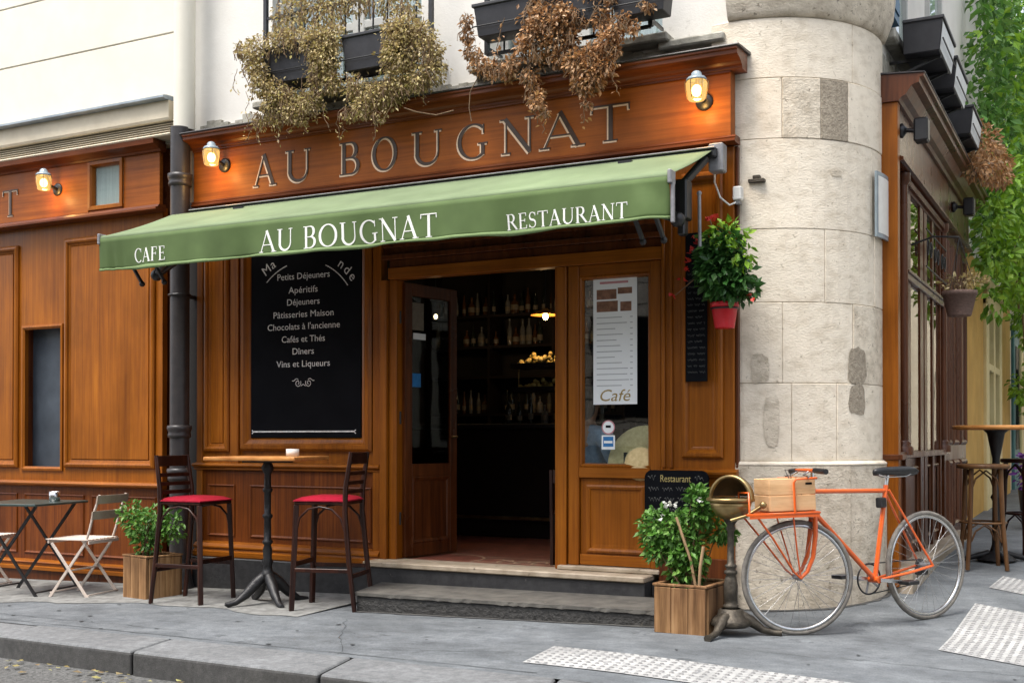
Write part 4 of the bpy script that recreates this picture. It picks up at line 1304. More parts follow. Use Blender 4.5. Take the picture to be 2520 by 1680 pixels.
# ------------------------------------------------------------------ window display
po = thing('menu_poster', 'tall white paper menu with gold lettering hung on the window', 'poster', (-3.18, 7.72, 1.43))
def pq(name, mat, a0, a1, b0, b1, h):
    return MB().pbox(PF, a0, a1, b0, b1, h - .001, h).build(name, mat, po)
pq('sheet', 'paper', -3.352, -3.012, 1.43, 2.352, -.0215)
pq('picture', 'paperbrown', -3.325, -3.17, 2.19, 2.262, -.0205)
pq('picture', 'paperbrown', -3.16, -3.05, 2.225, 2.27, -.0205)
pq('picture', 'paperbrown', -3.325, -3.16, 2.10, 2.178, -.0205)
pq('picture', 'paperbrown', -3.14, -3.055, 2.10, 2.168, -.0205)
pq('heading', 'paperpink', -3.30, -3.08, 2.302, 2.318, -.0205)
mb = MB()
for i in range(13):
    z = 2.055 - i * .041
    mb.pbox(PF, -3.325, -3.325 + rnd.uniform(.14, .26), z, z + .006, -.0212, -.0205)
    mb.pbox(PF, -3.065, -3.045, z, z + .006, -.0212, -.0205)
tag(mb.build('print_lines', 'papergrey', po), kind='stuff')
textmesh('Café', .12, PF, -3.19, 1.455, -.0205, 'papergold', po, shear=.25, width=.235)
s1 = thing('round_sticker', 'round white and pink sticker on the window pane', 'sticker', (-3.235, 7.722, 1.25))
mb = MB().add([PF(-3.235 + .052 * math.cos(k * PI / 12), 1.265 + .052 * math.sin(k * PI / 12), -.022) for k in range(24)], [tuple(range(24))])
mb.build('rim', 'paperpink', s1)
mb = MB().add([PF(-3.235 + .043 * math.cos(k * PI / 12), 1.265 + .043 * math.sin(k * PI / 12), -.0212) for k in range(24)], [tuple(range(24))])
mb.build('disc', 'paper', s1)
MB().pbox(PF, -3.255, -3.215, 1.262, 1.28, -.0208, -.0204).build('print', 'slate', s1)
s2 = thing('square_sticker', 'square blue and white sticker below the round one on the pane', 'sticker', (-3.235, 7.722, 1.105))
MB().pbox(PF, -3.287, -3.183, 1.105, 1.208, -.022, -.0215).build('border', 'paper', s2)
MB().pbox(PF, -3.275, -3.195, 1.125, 1.198, -.0213, -.0208).build('field', 'stickblue', s2)
MB().pbox(PF, -3.268, -3.202, 1.150, 1.168, -.0206, -.0202).build('print', 'paper', s2)
hat = thing('straw_hat', 'wide round straw hat standing on the window sill', 'hat', (-2.98, 7.80, .976))
rot = Matrix.Rotation(math.radians(82), 4, 'X')
MB().lathe([(.13, 0), (.15, .002), (.275, .012), (.28, .018), (.275, .022), (.14, .012)], (-2.985, 7.80, 1.0), 36, rot).build('brim', 'straw', hat)
MB().lathe([(.14, .01), (.13, .07), (.10, .10), (.05, .112), (.001, .115)], (-2.985, 7.80, 1.0), 24, rot).build('crown', 'straw', hat)
cd = thing('card_sign', 'small dark card with white print propped in front of the straw hat', 'card', (-3.03, 7.80, .98))
MB().pbox(PF, -3.125, -2.93, .982, 1.085, -.048, -.043).build('card', 'slate', cd)
MB().pbox(PF, -3.12, -2.935, .985, 1.005, -.0425, -.042).build('print', 'paper', cd)
MB().pbox(PF, -3.06, -3.02, 1.03, 1.045, -.0425, -.042).build('print', 'papergold', cd)
sill = tag(MB().box(-3.215, -2.86, 7.752, 8.06, .93, .976).build('window_shelf', 'woodd'), 'dark wooden shelf behind the window carrying the straw hat', 'shelf')
MB().box(-3.20, -3.16, 7.90, 7.94, .2257, .929).build('leg', 'woodd', sill)
MB().box(-2.93, -2.89, 7.90, 7.94, .2257, .929).build('leg', 'woodd', sill)

# seated person put behind the window in place of a street reflection
def skin(name, pts, edges, mat, par=None, sub=2):
    me = bpy.data.meshes.new(name)
    me.from_pydata([p[:3] for p in pts], edges, [])
    o = bpy.data.objects.new(name, me)
    COL.objects.link(o)
    o.modifiers.new('skin', 'SKIN')
    s = o.modifiers.new('sub', 'SUBSURF')
    s.levels = s.render_levels = sub
    for i, p in enumerate(pts):
        r = p[3]
        me.skin_vertices[0].data[i].radius = (r, p[4] if len(p) > 4 else r)
    me.skin_vertices[0].data[0].use_root = True
    dg = bpy.context.evaluated_depsgraph_get()
    m2 = bpy.data.meshes.new_from_object(o.evaluated_get(dg))
    bpy.data.objects.remove(o)
    m2.materials.clear()
    m2.materials.append(M[mat])
    for q in m2.polygons:
        q.use_smooth = True
    r = bpy.data.objects.new(name, m2)
    COL.objects.link(r)
    r.parent = par
    return r
pe = thing('person', 'person in a blue denim jacket and dark jeans put behind the window in place of a street reflection', 'person', (-3.53, 8.02, .2255), rz=math.radians(-20), world=False)
# local: x right, y forward (away from the street), z up; sits on a chair, facing along +y
body = skin('body', [(0, 0, .52, .135, .15), (0, .0, .70, .125), (0, -.01, .88, .145, .12), (0, -.01, 1.00, .10), (0, 0, 1.08, .05), (0, .015, 1.17, .075, .085), (0, .015, 1.27, .078, .09), (0, .01, 1.34, .05),
                     (.17, -.01, .97, .062), (.24, .03, .78, .045), (.22, .2, .66, .036), (.21, .30, .64, .028),
                     (-.17, -.01, .97, .062), (-.24, .03, .78, .045), (-.22, .2, .66, .036), (-.21, .30, .64, .028),
                     (.10, .10, .50, .085), (.12, .44, .47, .062), (.12, .46, .22, .048), (.12, .44, .05, .038), (.12, .54, .03, .034),
                     (-.10, .10, .50, .085), (-.12, .44, .47, .062), (-.12, .46, .22, .048), (-.12, .44, .05, .038), (-.12, .54, .03, .034)],
            [(0, 1), (1, 2), (2, 3), (3, 4), (4, 5), (5, 6), (6, 7), (3, 8), (8, 9), (9, 10), (10, 11), (3, 12), (12, 13), (13, 14), (14, 15),
             (0, 16), (16, 17), (17, 18), (18, 19), (19, 20), (0, 21), (21, 22), (22, 23), (23, 24), (24, 25)], 'skin', pe)
skin('jacket', [(0, -.005, .56, .155, .165), (0, 0, .72, .147), (0, -.01, .89, .165, .14), (0, -.01, 1.01, .12), (0, 0, 1.07, .065),
                (.18, -.01, .98, .078), (.25, .03, .78, .06), (.23, .19, .67, .048), (-.18, -.01, .98, .078), (-.25, .03, .78, .06), (-.23, .19, .67, .048)],
     [(0, 1), (1, 2), (2, 3), (3, 4), (3, 5), (5, 6), (6, 7), (3, 8), (8, 9), (9, 10)], 'denim', pe)
skin('jeans', [(0, 0, .53, .15, .16), (.10, .11, .50, .098), (.12, .45, .47, .075), (.12, .465, .22, .06), (.12, .455, .07, .052),
               (-.10, .11, .50, .098), (-.12, .45, .47, .075), (-.12, .465, .22, .06), (-.12, .455, .07, .052)],
     [(0, 1), (1, 2), (2, 3), (3, 4), (0, 5), (5, 6), (6, 7), (7, 8)], 'jeans', pe)
MB().sph((0, -.012, 1.265), .098, 14, 10, sx=.92, sy=1.02, sz=1.12).sph((0, -.035, 1.19), .085, 12, 8, sz=1.2).build('hair', 'hair', pe)
for x in (.12, -.12):
    MB().box(x - .042, x + .042, .40, .65, .0, .07).build('shoe', 'black', pe, .02, 2)
mb = MB().sph((.0, .098, 1.21), .014, 8, 6).sph((.084, .01, 1.215), .02, 8, 6, sx=.5).sph((-.084, .01, 1.215), .02, 8, 6, sx=.5)
mb.build('nose_and_ears', 'skin', pe)
ch = thing('cafe_chair', 'dark wooden chair under the seated person behind the window', 'chair', (-3.53, 8.02, .2255), rz=math.radians(-20), world=False)
MB().box(-.2, .2, -.2, .2, .39, .42).build('seat', 'stool', ch, .008)
MB().box(-.19, .19, -.21, -.19, .62, .72).build('backrest', 'stool', ch, .004)
for x in (-.18, .18):
    MB().bar((x, -.19, 0), (x, -.2, .72), .03).build('leg', 'stool', ch)
    MB().bar((x, .18, 0), (x, .18, .39), .03).build('leg', 'stool', ch)

# ------------------------------------------------------------------ boards
cb = thing('menu_chalkboard', 'large black chalkboard listing breakfasts, lunches and wines in the wood frame', 'chalkboard', (-5.95, 7.68, 1.2))
MB().pbox(PF, -6.505, -5.372, 1.19, 2.98, .0005, .018).build('board', 'slate', cb, .003)
for txt, z, wd in (('Petits Déjeuners', 2.505, .54), ('Apéritifs', 2.39, .30), ('Déjeuners', 2.29, .335), ('Pâtisseries Maison', 2.188, .62), ('Chocolats à l\'ancienne', 2.087, .745),
                   ('Cafés et Thés', 1.982, .445), ('Dîners', 1.88, .22), ('Vins et Liqueurs', 1.776, .55)):
    textmesh(txt, .076, PF, -5.952, z + .004, .0185, 'chalkw', cb, width=wd)
for txt, a0, s in (('Ma', 128, -1), ('nde', 52, 1)):
    for k, ch_ in enumerate(txt):
        a = a0 - 7.2 * k
        r = .58
        textmesh(ch_, .115, PF, -5.95 + r * 1.02 * math.cos(math.radians(a)), 2.12 + r * math.sin(math.radians(a)), .0185, 'chalkw', cb, rot=math.radians(a - 90), name='lettering')
def stroke(pts, w, P, h, mat, par, name='drawn_line'):
    n = len(pts)
    vs = []
    for i in range(n):
        a, b = pts[max(i - 1, 0)], pts[min(i + 1, n - 1)]
        dx, dy = b[0] - a[0], b[1] - a[1]
        l = math.hypot(dx, dy) or 1
        nx, ny = -dy / l * w / 2, dx / l * w / 2
        vs += [P(pts[i][0] + nx, pts[i][1] + ny, h), P(pts[i][0] - nx, pts[i][1] - ny, h)]
    return MB().add(vs, [(2 * i, 2 * i + 1, 2 * i + 3, 2 * i + 2) for i in range(n - 1)]).build(name, mat, par)
stroke(arc(-5.95, 2.10, .555, .555, 134, 108, 8), .008, PF, .0185, 'chalkw', cb)
stroke(arc(-5.95, 2.10, .555, .555, 66, 36, 8), .008, PF, .0185, 'chalkw', cb)
stroke([(-6.47, 1.243), (-5.44, 1.243)], .012, PF, .0185, 'chalkw', cb)
stroke([(-6.49, 1.225), (-6.475, 1.243), (-6.49, 1.255)], .01, PF, .0185, 'chalkw', cb)
stroke([(-5.42, 1.225), (-5.44, 1.243), (-5.42, 1.255)], .01, PF, .0185, 'chalkw', cb)
for s in (1, -1):
    stroke([(-5.95 + s * (.055 + (.034 - .0022 * t) * math.cos(t * .7 + 2.6)), 1.645 + (.034 - .0022 * t) * math.sin(t * .7 + 2.6)) for t in range(13)], .005, PF, .0185, 'chalkw', cb, 'flourish')
    stroke([(-5.95 + s * (.05 + .013 * t), 1.672 + .010 * math.sin(t * 1.1)) for t in range(6)], .005, PF, .0186, 'chalkw', cb, 'flourish')
stroke([(-5.975, 1.62), (-5.95, 1.635), (-5.925, 1.62)], .005, PF, .0187, 'chalkw', cb, 'flourish')
def scribble(par, P, a0, a1, b, hgt, h, mat, seed):
    r = random.Random(seed)
    mb_ = MB()
    x = a0
    while x < a1 - hgt * .3:
        wd = hgt * r.uniform(1.0, 3.0)
        wd = min(wd, a1 - x)
        n_ = max(4, int(wd / hgt * 7))
        pts = [(x + wd * i / n_, b + hgt * (.5 + .45 * math.sin(i * 2.1 + r.random()) * r.uniform(.4, 1))) for i in range(n_ + 1)]
        for i in range(n_):
            p, q = pts[i], pts[i + 1]
            w_ = hgt * .045
            mb_.add([P(p[0], p[1] + w_, h), P(p[0], p[1] - w_, h), P(q[0] + w_, q[1] - w_, h + .0001), P(q[0] + w_, q[1] + w_, h + .0001)], [(0, 1, 2, 3)])
        x += wd + hgt * .6
    return tag(mb_.build('chalk_writing', mat, par), kind='stuff')
sb = thing('narrow_chalkboard', 'narrow brown-black chalkboard with handwriting fixed on the right pilaster', 'chalkboard', (-2.53, 7.63, 1.58))
MB().pbox(PF, -2.615, -2.462, 1.575, 2.60, .066, .082).build('board', 'slate', sb, .003)
for i in range(17):
    scribble(sb, PF, -2.60, -2.475, 2.30 - i * .042, .024, .0825, 'chalkg', 40 + i)
ez = thing('pavement_chalkboard', 'black round-cornered chalkboard with chalk lettering hung behind the bush in the right planter', 'chalkboard', (-2.67, 7.58, .60))
def PE(a, b, h):
    return (a - .075, 7.585 - h, b)
mb = MB()
pts = []
for cx, cz, a0 in ((-2.42, .91, 0), (-2.77, .91, 90), (-2.77, .66, 180), (-2.42, .66, 270)):
    pts += arc(cx, cz, .055, .055, a0, a0 + 90, 6)
n = len(pts)
mb.add([PE(a, b, .01) for a, b in pts] + [PE(a, b, -.01) for a, b in pts], [tuple(range(n)), tuple(range(2 * n - 1, n - 1, -1))] + [(i, n + i, n + (i + 1) % n, (i + 1) % n) for i in range(n)])
mb.build('board', 'slate', ez)
textmesh('Restaurant', .07, PE, -2.60, .885, .0105, 'chalky', ez, width=.22)
scribble(ez, PE, -2.80, -2.745, .89, .05, .0105, 'chalkg', 3)
scribble(ez, PE, -2.46, -2.40, .89, .05, .0105, 'chalkg', 4)
for i in range(4):
    scribble(ez, PE, -2.795, -2.41, .815 - i * .072, .045, .0105, 'chalkg', 60 + i)

# ------------------------------------------------------------------ wall lamps
def wall_lamp(x, y0, z, label):
    t = thing('wall_lamp', label, 'lamp', (x, y0, z), 'lit glass wall lamps on the sign boards')
    yl = y0 - .17
    rot = Matrix.Rotation(math.radians(90), 4, 'X')
    MB().lathe([(.001, .022), (.05, .022), (.06, .012), (.062, 0)], (x, y0, z - .03), 18, rot).build('wall_plate', 'black', t)
    MB().tube([(x, y0 - .015, z - .03), (x, y0 - .09, z - .01), (x, y0 - .13, z + .05), (x, yl, z + .11)], .016, 10).build('arm', 'black', t)
    MB().lathe([(.001, .135), (.02, .133), (.034, .12), (.038, .10), (.058, .092), (.070, .078), (.072, .066), (.06, .066)], (x, yl, z), 20).build('cap', 'enamel', t)
    MB().lathe([(.062, .066), (.074, .05), (.071, .01), (.060, -.052), (.050, -.064), (.001, -.070)], (x, yl, z), 12, smooth=False).build('glass_jar', 'jar', t)
    MB().sph((x, yl, z + .002), .034, 12, 8, sz=1.2).build('bulb', 'bulb', t)
    for k in range(6):
        a = k * PI / 3 + .3
        c, s = math.cos(a), math.sin(a)
        MB().tube([(x + .077 * c, yl + .077 * s, z + .066), (x + .076 * c, yl + .076 * s, z + .02), (x + .063 * c, yl + .063 * s, z - .055)], .003, 5).build('guard_wire', 'brass', t)
    l = bpy.data.lights.new('lamp_light', 'POINT')
    l.energy = 1.5
    l.color = (1, .55, .16)
    l.shadow_soft_size = .04
    o = bpy.data.objects.new('lamp_light', l)
    COL.objects.link(o)
    o.location = V((x, yl + .02, z - .11)) - OFF[t.name]
    o.parent = t
wall_lamp(-6.72, 7.599, 3.545, 'lit glass wall lamp beside the downpipe at the left end of the lettering')
wall_lamp(-2.47, 7.599, 3.515, 'lit glass wall lamp at the right end of the sign near the stone pillar')
wall_lamp(-8.80, 7.652, 3.555, 'lit glass wall lamp on the neighbouring shop sign near the small window')

# ------------------------------------------------------------------ small fittings by the pillar
fl_ = thing('floodlight', 'small white plastic box fixed to the stone beside the awning bracket', 'fitting', (-2.25, 7.70, 2.80))
MB().box(-2.285, -2.225, 7.63, 7.70, 2.80, 2.895).build('housing', 'whitepl', fl_, .01, 2)
MB().box(-2.27, -2.24, 7.64, 7.70, 2.775, 2.799).build('foot', 'greymetal', fl_)
cbm = MB().tube([(-2.395, 7.60, 3.03), (-2.40, 7.60, 2.93), (-2.36, 7.60, 2.82), (-2.30, 7.615, 2.765), (-2.265, 7.64, 2.785)], .0065, 7)
tag(cbm.build('cable', 'whitepl'), 'thin white cable looping from the awning bracket to the white box', 'cable')
hk = MB().box(-2.20, -2.09, 7.71, 7.76, 2.925, 2.95).box(-2.17, -2.12, 7.715, 7.76, 2.951, 2.975)
tag(hk.build('iron_hook', 'castiron', None, .004), 'rusty iron stub set in the stone pillar above the white box', 'fitting')
sg = thing('street_sign', 'pale blue enamel street sign fixed on the curve of the stone pillar', 'sign', (-1.45, 8.4, 2.85))
mb = MB()
vs = []
for i in range(7):
    a = math.radians(-16 + 20 * i / 6)
    for R_, zz in ((RP + .045, 2.60), (RP + .045, 3.06), (RP + .03, 3.06), (RP + .03, 2.60)):
        vs.append((CX + R_ * math.cos(a), CY + R_ * math.sin(a), zz))
mb.add(vs, [(4 * i + k, 4 * i + 4 + k, 4 * i + 4 + (k + 1) % 4, 4 * i + (k + 1) % 4) for i in range(6) for k in range(4)] + [(0, 1, 2, 3), (27, 26, 25, 24)])
mb.build('plate', 'enamel', sg)
vs = []
for i in range(7):
    a = math.radians(-14.5 + 17 * i / 6)
    for zz in (2.63, 3.03):
        vs.append((CX + (RP + .0465) * math.cos(a), CY + (RP + .0465) * math.sin(a), zz))
MB().add(vs, [(2 * i, 2 * i + 2, 2 * i + 3, 2 * i + 1) for i in range(6)]).build('face', 'whitepl', sg)

# ------------------------------------------------------------------ foliage helpers
def leaf_mesh(name, mat, L=1.0, Wd=.5, fold=.12):
    vs = [(0, 0, 0), (.28 * L, Wd * .42, fold), (.62 * L, Wd * .40, fold * .8), (L, 0, -.08), (.62 * L, -Wd * .40, fold * .8), (.28 * L, -Wd * .42, fold), (.5 * L, 0, .0)]
    fs = [(0, 6, 1), (1, 6, 2), (2, 6, 3), (3, 6, 4), (4, 6, 5), (5, 6, 0)]
    me = bpy.data.meshes.new(name)
    me.from_pydata(vs, [], fs)
    me.materials.append(M[mat])
    return me
def leaf_matrix(p, d, s, r):
    d = V(d)
    if d.length < 1e-4:
        d = V((0, 0, 1))
    d.normalize()
    q = d.to_track_quat('X', 'Z').to_matrix().to_4x4()
    return Matrix.Translation(p) @ q @ Matrix.Rotation(r, 4, 'X') @ Matrix.Diagonal((s, s, s, 1))
def leaf_cloud(mb, blobs, n, smin, smax, r, droop=.4, shell=.35, P=None, depth=1.0, flat=False):
    """n small folded leaves over the ellipsoid blobs (x, y, z, rx, ry, rz)"""
    wts = [b[3] * b[5] for b in blobs]
    tot = sum(wts)
    for b, wt in zip(blobs, wts):
        k = int(n * wt / tot)
        for _ in range(k):
            while True:
                d = V((r.gauss(0, 1), r.gauss(0, 1), r.gauss(0, 1)))
                if d.length > .01:
                    break
            d.normalize()
            q = r.random() ** shell
            p = V((b[0] + d.x * b[3] * q, b[1] + d.y * b[4] * q, b[2] + d.z * b[5] * q))
            s = r.uniform(smin, smax)
            dr = (d + V((r.uniform(-.9, .9), r.uniform(-.9, .9), r.uniform(-.9, .9) - droop)))
            m = leaf_matrix(p, dr, s, r.uniform(-1.2, 1.2))
            vs = [m @ V(v) for v in ((0, 0, 0), (.5, .27, .08), (1, 0, -.06), (.5, -.27, .08))]
            mb.add(vs, [(0, 1, 2), (0, 2, 3)])
def leaf_parts(par, pts, meshes, name='leaf'):
    off = OFF[par.name]
    for i, (p, d, s, r) in enumerate(pts):
        o = bpy.data.objects.new(name, meshes[i % len(meshes)])
        COL.objects.link(o)
        o.parent = par
        o.matrix_basis = leaf_matrix(V(p) - off, d, s, r)
def shell_pts(blobs, n, smin, smax, r, droop=.3, shell=.3):
    o = []
    wts = [b[3] * b[5] for b in blobs]
    tot = sum(wts)
    for b, wt in zip(blobs, wts):
        for _ in range(max(1, round(n * wt / tot))):
            d = V((r.gauss(0, 1), r.gauss(0, 1), r.gauss(0, 1))).normalized()
            q = r.random() ** shell
            p = (b[0] + d.x * b[3] * q, b[1] + d.y * b[4] * q, b[2] + d.z * b[5] * q)
            dr = d + V((r.uniform(-.6, .6), r.uniform(-.6, .6), r.uniform(-.5, .5) - droop))
            o.append((p, dr, r.uniform(smin, smax), r.uniform(-1, 1)))
    r.shuffle(o)
    return o[:n]
LG = [leaf_mesh('leaf', 'leaf', Wd=w_) for w_ in (.5, .62)]
LD = [leaf_mesh('leaf', 'leafd', Wd=w_) for w_ in (.55, .68)]
PET = [leaf_mesh('petal', 'flower', L=.8, Wd=.9)]
PEW = [leaf_mesh('petal', 'petalw', L=.8, Wd=.9)]

# red hanging pot with its plant
pot = thing('hanging_pot', 'bright red plastic pot hung on the right pilaster', 'pot', (-2.29, 7.45, 1.92))
MB().lathe([(.001, 1.915), (.062, 1.915), (.066, 1.92), (.086, 2.055), (.094, 2.056), (.096, 2.085), (.09, 2.088), (.084, 2.06), (.08, 2.05), (.001, 2.05)], (-2.285, 7.45, 0), 24).build('pot_body', 'redpot', pot)
MB().tube([(-2.285 + .09 * math.cos(a), 7.45 + .09 * math.sin(a), 2.045) for a in [i * PI / 8 for i in range(16)]], .006, 6, closed=True).bar((-2.285, 7.535, 2.045), (-2.285, 7.665, 2.045), .018).build('bracket', 'black', pot)
MB().lathe([(.001, 2.062), (.083, 2.062)], (-2.285, 7.45, 0), 20).build('soil', 'soil', pot)
pl = thing('hanging_plant', 'bushy dark green plant with red flowers growing from the red pot', 'plant', (-2.285, 7.45, 2.06))
r = random.Random(5)
bl = [(-2.31, 7.42, 2.29, .155, .14, .16), (-2.26, 7.42, 2.19, .13, .13, .10), (-2.36, 7.42, 2.42, .10, .10, .10), (-2.26, 7.42, 2.44, .11, .11, .11), (-2.18, 7.42, 2.25, .085, .09, .10)]
leaf_parts(pl, shell_pts(bl, 295, .045, .085, r), LD)
mb = MB()
leaf_cloud(mb, bl, 900, .05, .085, r, shell=.5)
leaf_cloud(mb, [(-2.13, 7.42, 2.17, .07, .06, .10)], 60, .05, .08, r)
tag(mb.build('inner_leaves', 'leafk', pl), kind='stuff')
mb = MB()
leaf_cloud(mb, [(-2.27, 7.38, 2.53, .16, .1, .08), (-2.14, 7.38, 2.38, .08, .08, .08)], 170, .04, .075, r)
tag(mb.build('young_leaves', 'leafy', pl), kind='stuff')
for cx_, cz_, n_ in ((-2.50, 2.44, 7), (-2.46, 2.50, 6), (-2.36, 2.64, 7), (-2.52, 2.36, 5), (-2.10, 2.10, 3), (-2.55, 2.27, 3), (-2.62, 2.14, 3)):
    leaf_parts(pl, [((cx_ + r.gauss(0, .02), 7.40 + r.gauss(0, .02), cz_ + r.gauss(0, .02)), (r.uniform(-1, 1), r.uniform(-1, .2), r.uniform(-1, 1)), r.uniform(.035, .055), r.uniform(-1, 1)) for _ in range(n_)], PET, 'petal')
for a, b in (((-2.33, 7.43, 2.3), (-2.50, 7.40, 2.44)), ((-2.3, 7.43, 2.4), (-2.37, 7.40, 2.64)), ((-2.42, 7.42, 2.3), (-2.62, 7.42, 2.15))):
    MB().tube([a, b], .004, 5).build('stem', 'stem', pl)

# wooden planters
def planter(cx, cy, wd, dp_, h, rz, label):
    z0 = min(G(cx, cy - .2), G(cx, cy)) - .004
    t = thing('wooden_planter', label, 'planter', (cx, cy, z0), 'weathered wooden planter boxes', rz, world=False)
    k = 3
    for s in (-1, 1):
        for i in range(k):
            a, b = -wd / 2 + wd * i / k, -wd / 2 + wd * (i + 1) / k
            MB().box(a + .0015, b - .0015, s * dp_ / 2 - .011, s * dp_ / 2 + .011, 0, h - rnd.uniform(.0, .006)).build('plank', 'planter', t, .003)
            a, b = -dp_ / 2 + .013 + (dp_ - .026) * i / k, -dp_ / 2 + .013 + (dp_ - .026) * (i + 1) / k
            MB().box(s * wd / 2 - .011, s * wd / 2 + .011, a + .0015, b - .0015, 0, h - rnd.uniform(0, .006)).build('plank', 'planter', t, .003)
    m = .022
    mb = MB()
    for a, b, c, d in ((-wd / 2 - .012, wd / 2 + .012, -dp_ / 2 - .012, -dp_ / 2 + m), (-wd / 2 - .012, wd / 2 + .012, dp_ / 2 - m, dp_ / 2 + .012),
                       (-wd / 2 - .012, -wd / 2 + m, -dp_ / 2 + m + .001, dp_ / 2 - m - .001), (wd / 2 - m, wd / 2 + .012, -dp_ / 2 + m + .001, dp_ / 2 - m - .001)):
        MB().box(a, b, c, d, h + .001, h + .016).build('rim_board', 'planter', t, .003)
    MB().box(-wd / 2 + .012, wd / 2 - .012, -dp_ / 2 + .012, dp_ / 2 - .012, h - .08, h - .03).build('soil', 'soil', t)
    return z0 + h
zt1 = planter(-7.045, 7.10, .335, .32, .345, math.radians(-12), 'weathered wooden planter box between the folding chair and the left bar stool')
zt2 = planter(-2.325, 6.905, .335, .40, .285, math.radians(-4), 'weathered wooden planter box beside the brass stand at the end of the step')
def shrub(name, label, base, blobs, n, smin, smax, seed, stems, extra=600):
    t = thing(name, label, 'plant', base, None)
    r = random.Random(seed)
    leaf_parts(t, shell_pts(blobs, n, smin, smax, r), LG)
    mb = MB()
    leaf_cloud(mb, blobs, extra, smin * .7, smax * .9, r, shell=.6)
    tag(mb.build('inner_leaves', 'leaf', t), kind='stuff')
    for k in range(stems):
        b = r.choice(blobs)
        q = V((b[0] + r.uniform(-.5, .5) * b[3], b[1] + r.uniform(-.5, .5) * b[4], b[2] + b[5] * .5))
        p = V((base[0] + r.uniform(-.06, .06), base[1] + r.uniform(-.06, .06), base[2]))
        MB().tube([p, p.lerp(q, .5) + V((r.uniform(-.03, .03), 0, .02)), q], [.006, .004, .002], 5).build('stem', 'stem', t)
    return t
b1 = V((-7.08, 7.06, zt1 - .04))
shrub('potted_shrub', 'small green shrub growing in the left planter in front of the downpipe', b1,
      [(b1.x - .16, b1.y, b1.z + .38, .11, .12, .10), (b1.x - .02, b1.y, b1.z + .30, .16, .14, .13), (b1.x + .12, b1.y, b1.z + .36, .11, .12, .09), (b1.x + .02, b1.y, b1.z + .17, .12, .12, .12), (b1.x + .24, b1.y + .05, b1.z + .28, .09, .1, .13)], 295, .035, .065, 21, 10, 900)
b2 = V((-2.33, 6.90, zt2 - .04))
p2 = shrub('herb_bush', 'leafy green bush with white flowers in the right planter beside the step', b2,
           [(b2.x - .09, b2.y, b2.z + .36, .13, .13, .13), (b2.x - .22, b2.y, b2.z + .36, .12, .12, .15), (b2.x - .02, b2.y, b2.z + .24, .13, .13, .12), (b2.x + .06, b2.y, b2.z + .50, .085, .09, .13), (b2.x + .04, b2.y, b2.z + .60, .07, .07, .05),
            (b2.x - .04, b2.y, b2.z + .12, .11, .11, .10), (b2.x + .16, b2.y + .1, b2.z + .36, .10, .08, .07), (b2.x - .2, b2.y - .03, b2.z + .24, .09, .09, .07)], 298, .035, .07, 22, 12, 2300)
r = random.Random(9)
for x, z in ((-.13, .53), (-.10, .545), (-.17, .45), (-.065, .535), (.09, .565)):
    leaf_parts(p2, [((b2.x + x + r.gauss(0, .008), b2.y - .1 + r.gauss(0, .008), b2.z + z + r.gauss(0, .008)), (r.uniform(-1, 1), r.uniform(-1, 0), r.uniform(-1, 1)), .028, r.uniform(-1, 1)) for _ in range(6)], PEW, 'petal')
tag(MB().tube([(-2.245, 6.78, zt2 - .06), (-2.235, 6.78, zt2 + .12), (-2.215, 6.78, zt2 + .245)], .010, 8).build('wooden_stake', 'stake', None), 'short pale wooden stake standing in the right planter', 'stake')
tag(MB().tube([(-2.26, 6.80, zt2 - .06), (-2.30, 6.79, zt2 + .16), (-2.385, 6.77, zt2 + .42)], .009, 8).build('wooden_stake', 'stake', None), 'long pale stake slanting left through the bush in the right planter', 'stake')

# ------------------------------------------------------------------ brass bowl on an iron stand
bx, by = -2.05, 6.80
ps = thing('brass_stand', 'tarnished brass bowl with raised hood on a tall cast iron stand', 'stand', (bx, by, 0))
MB().lathe([(.06, .16), (.075, .15), (.08, .12), (.11, .10), (.13, .07), (.10, .05), (.001, .05)], (bx, by, 0), 20).build('base_boss', 'castiron', ps)
for k in range(3):
    a = math.radians(-100 + 120 * k)
    c_, s_2 = math.cos(a), math.sin(a)
    MB().tube([(bx + .05 * c_, by + .05 * s_2, .12), (bx + .12 * c_, by + .12 * s_2, .085), (bx + .19 * c_, by + .19 * s_2, .035), (bx + .26 * c_, by + .26 * s_2, .018), (bx + .30 * c_, by + .30 * s_2, .016)], [.035, .034, .022, .018, .024], 8).build('foot', 'castiron', ps)
MB().lathe([(.03, .155), (.046, .165), (.046, .18), (.034, .19), (.04, .21), (.042, .30), (.034, .345), (.028, .36), (.04, .37), (.04, .385), (.024, .395), (.036, .41), (.036, .42), (.022, .43), (.020, .62), (.03, .64), (.022, .66), (.05, .70), (.06, .715)], (bx, by, 0), 18).build('column', 'castiron', ps)
zc = .815
RB = .128
MB().lathe([(.001, -RB), (RB * .4, -RB * .92), (RB * .7, -RB * .72), (RB * .92, -RB * .4), (RB, -.01), (RB - .006, -.01), (RB * .88, -RB * .38), (RB * .66, -RB * .68), (.001, -RB * .93)], (bx, by, zc), 28).build('bowl', 'brass', ps)
MB().tube([(bx + (RB + .006) * math.cos(a), by + (RB + .006) * math.sin(a), zc) for a in [i * PI / 16 for i in range(32)]], .013, 8, closed=True).build('rim', 'brass', ps)
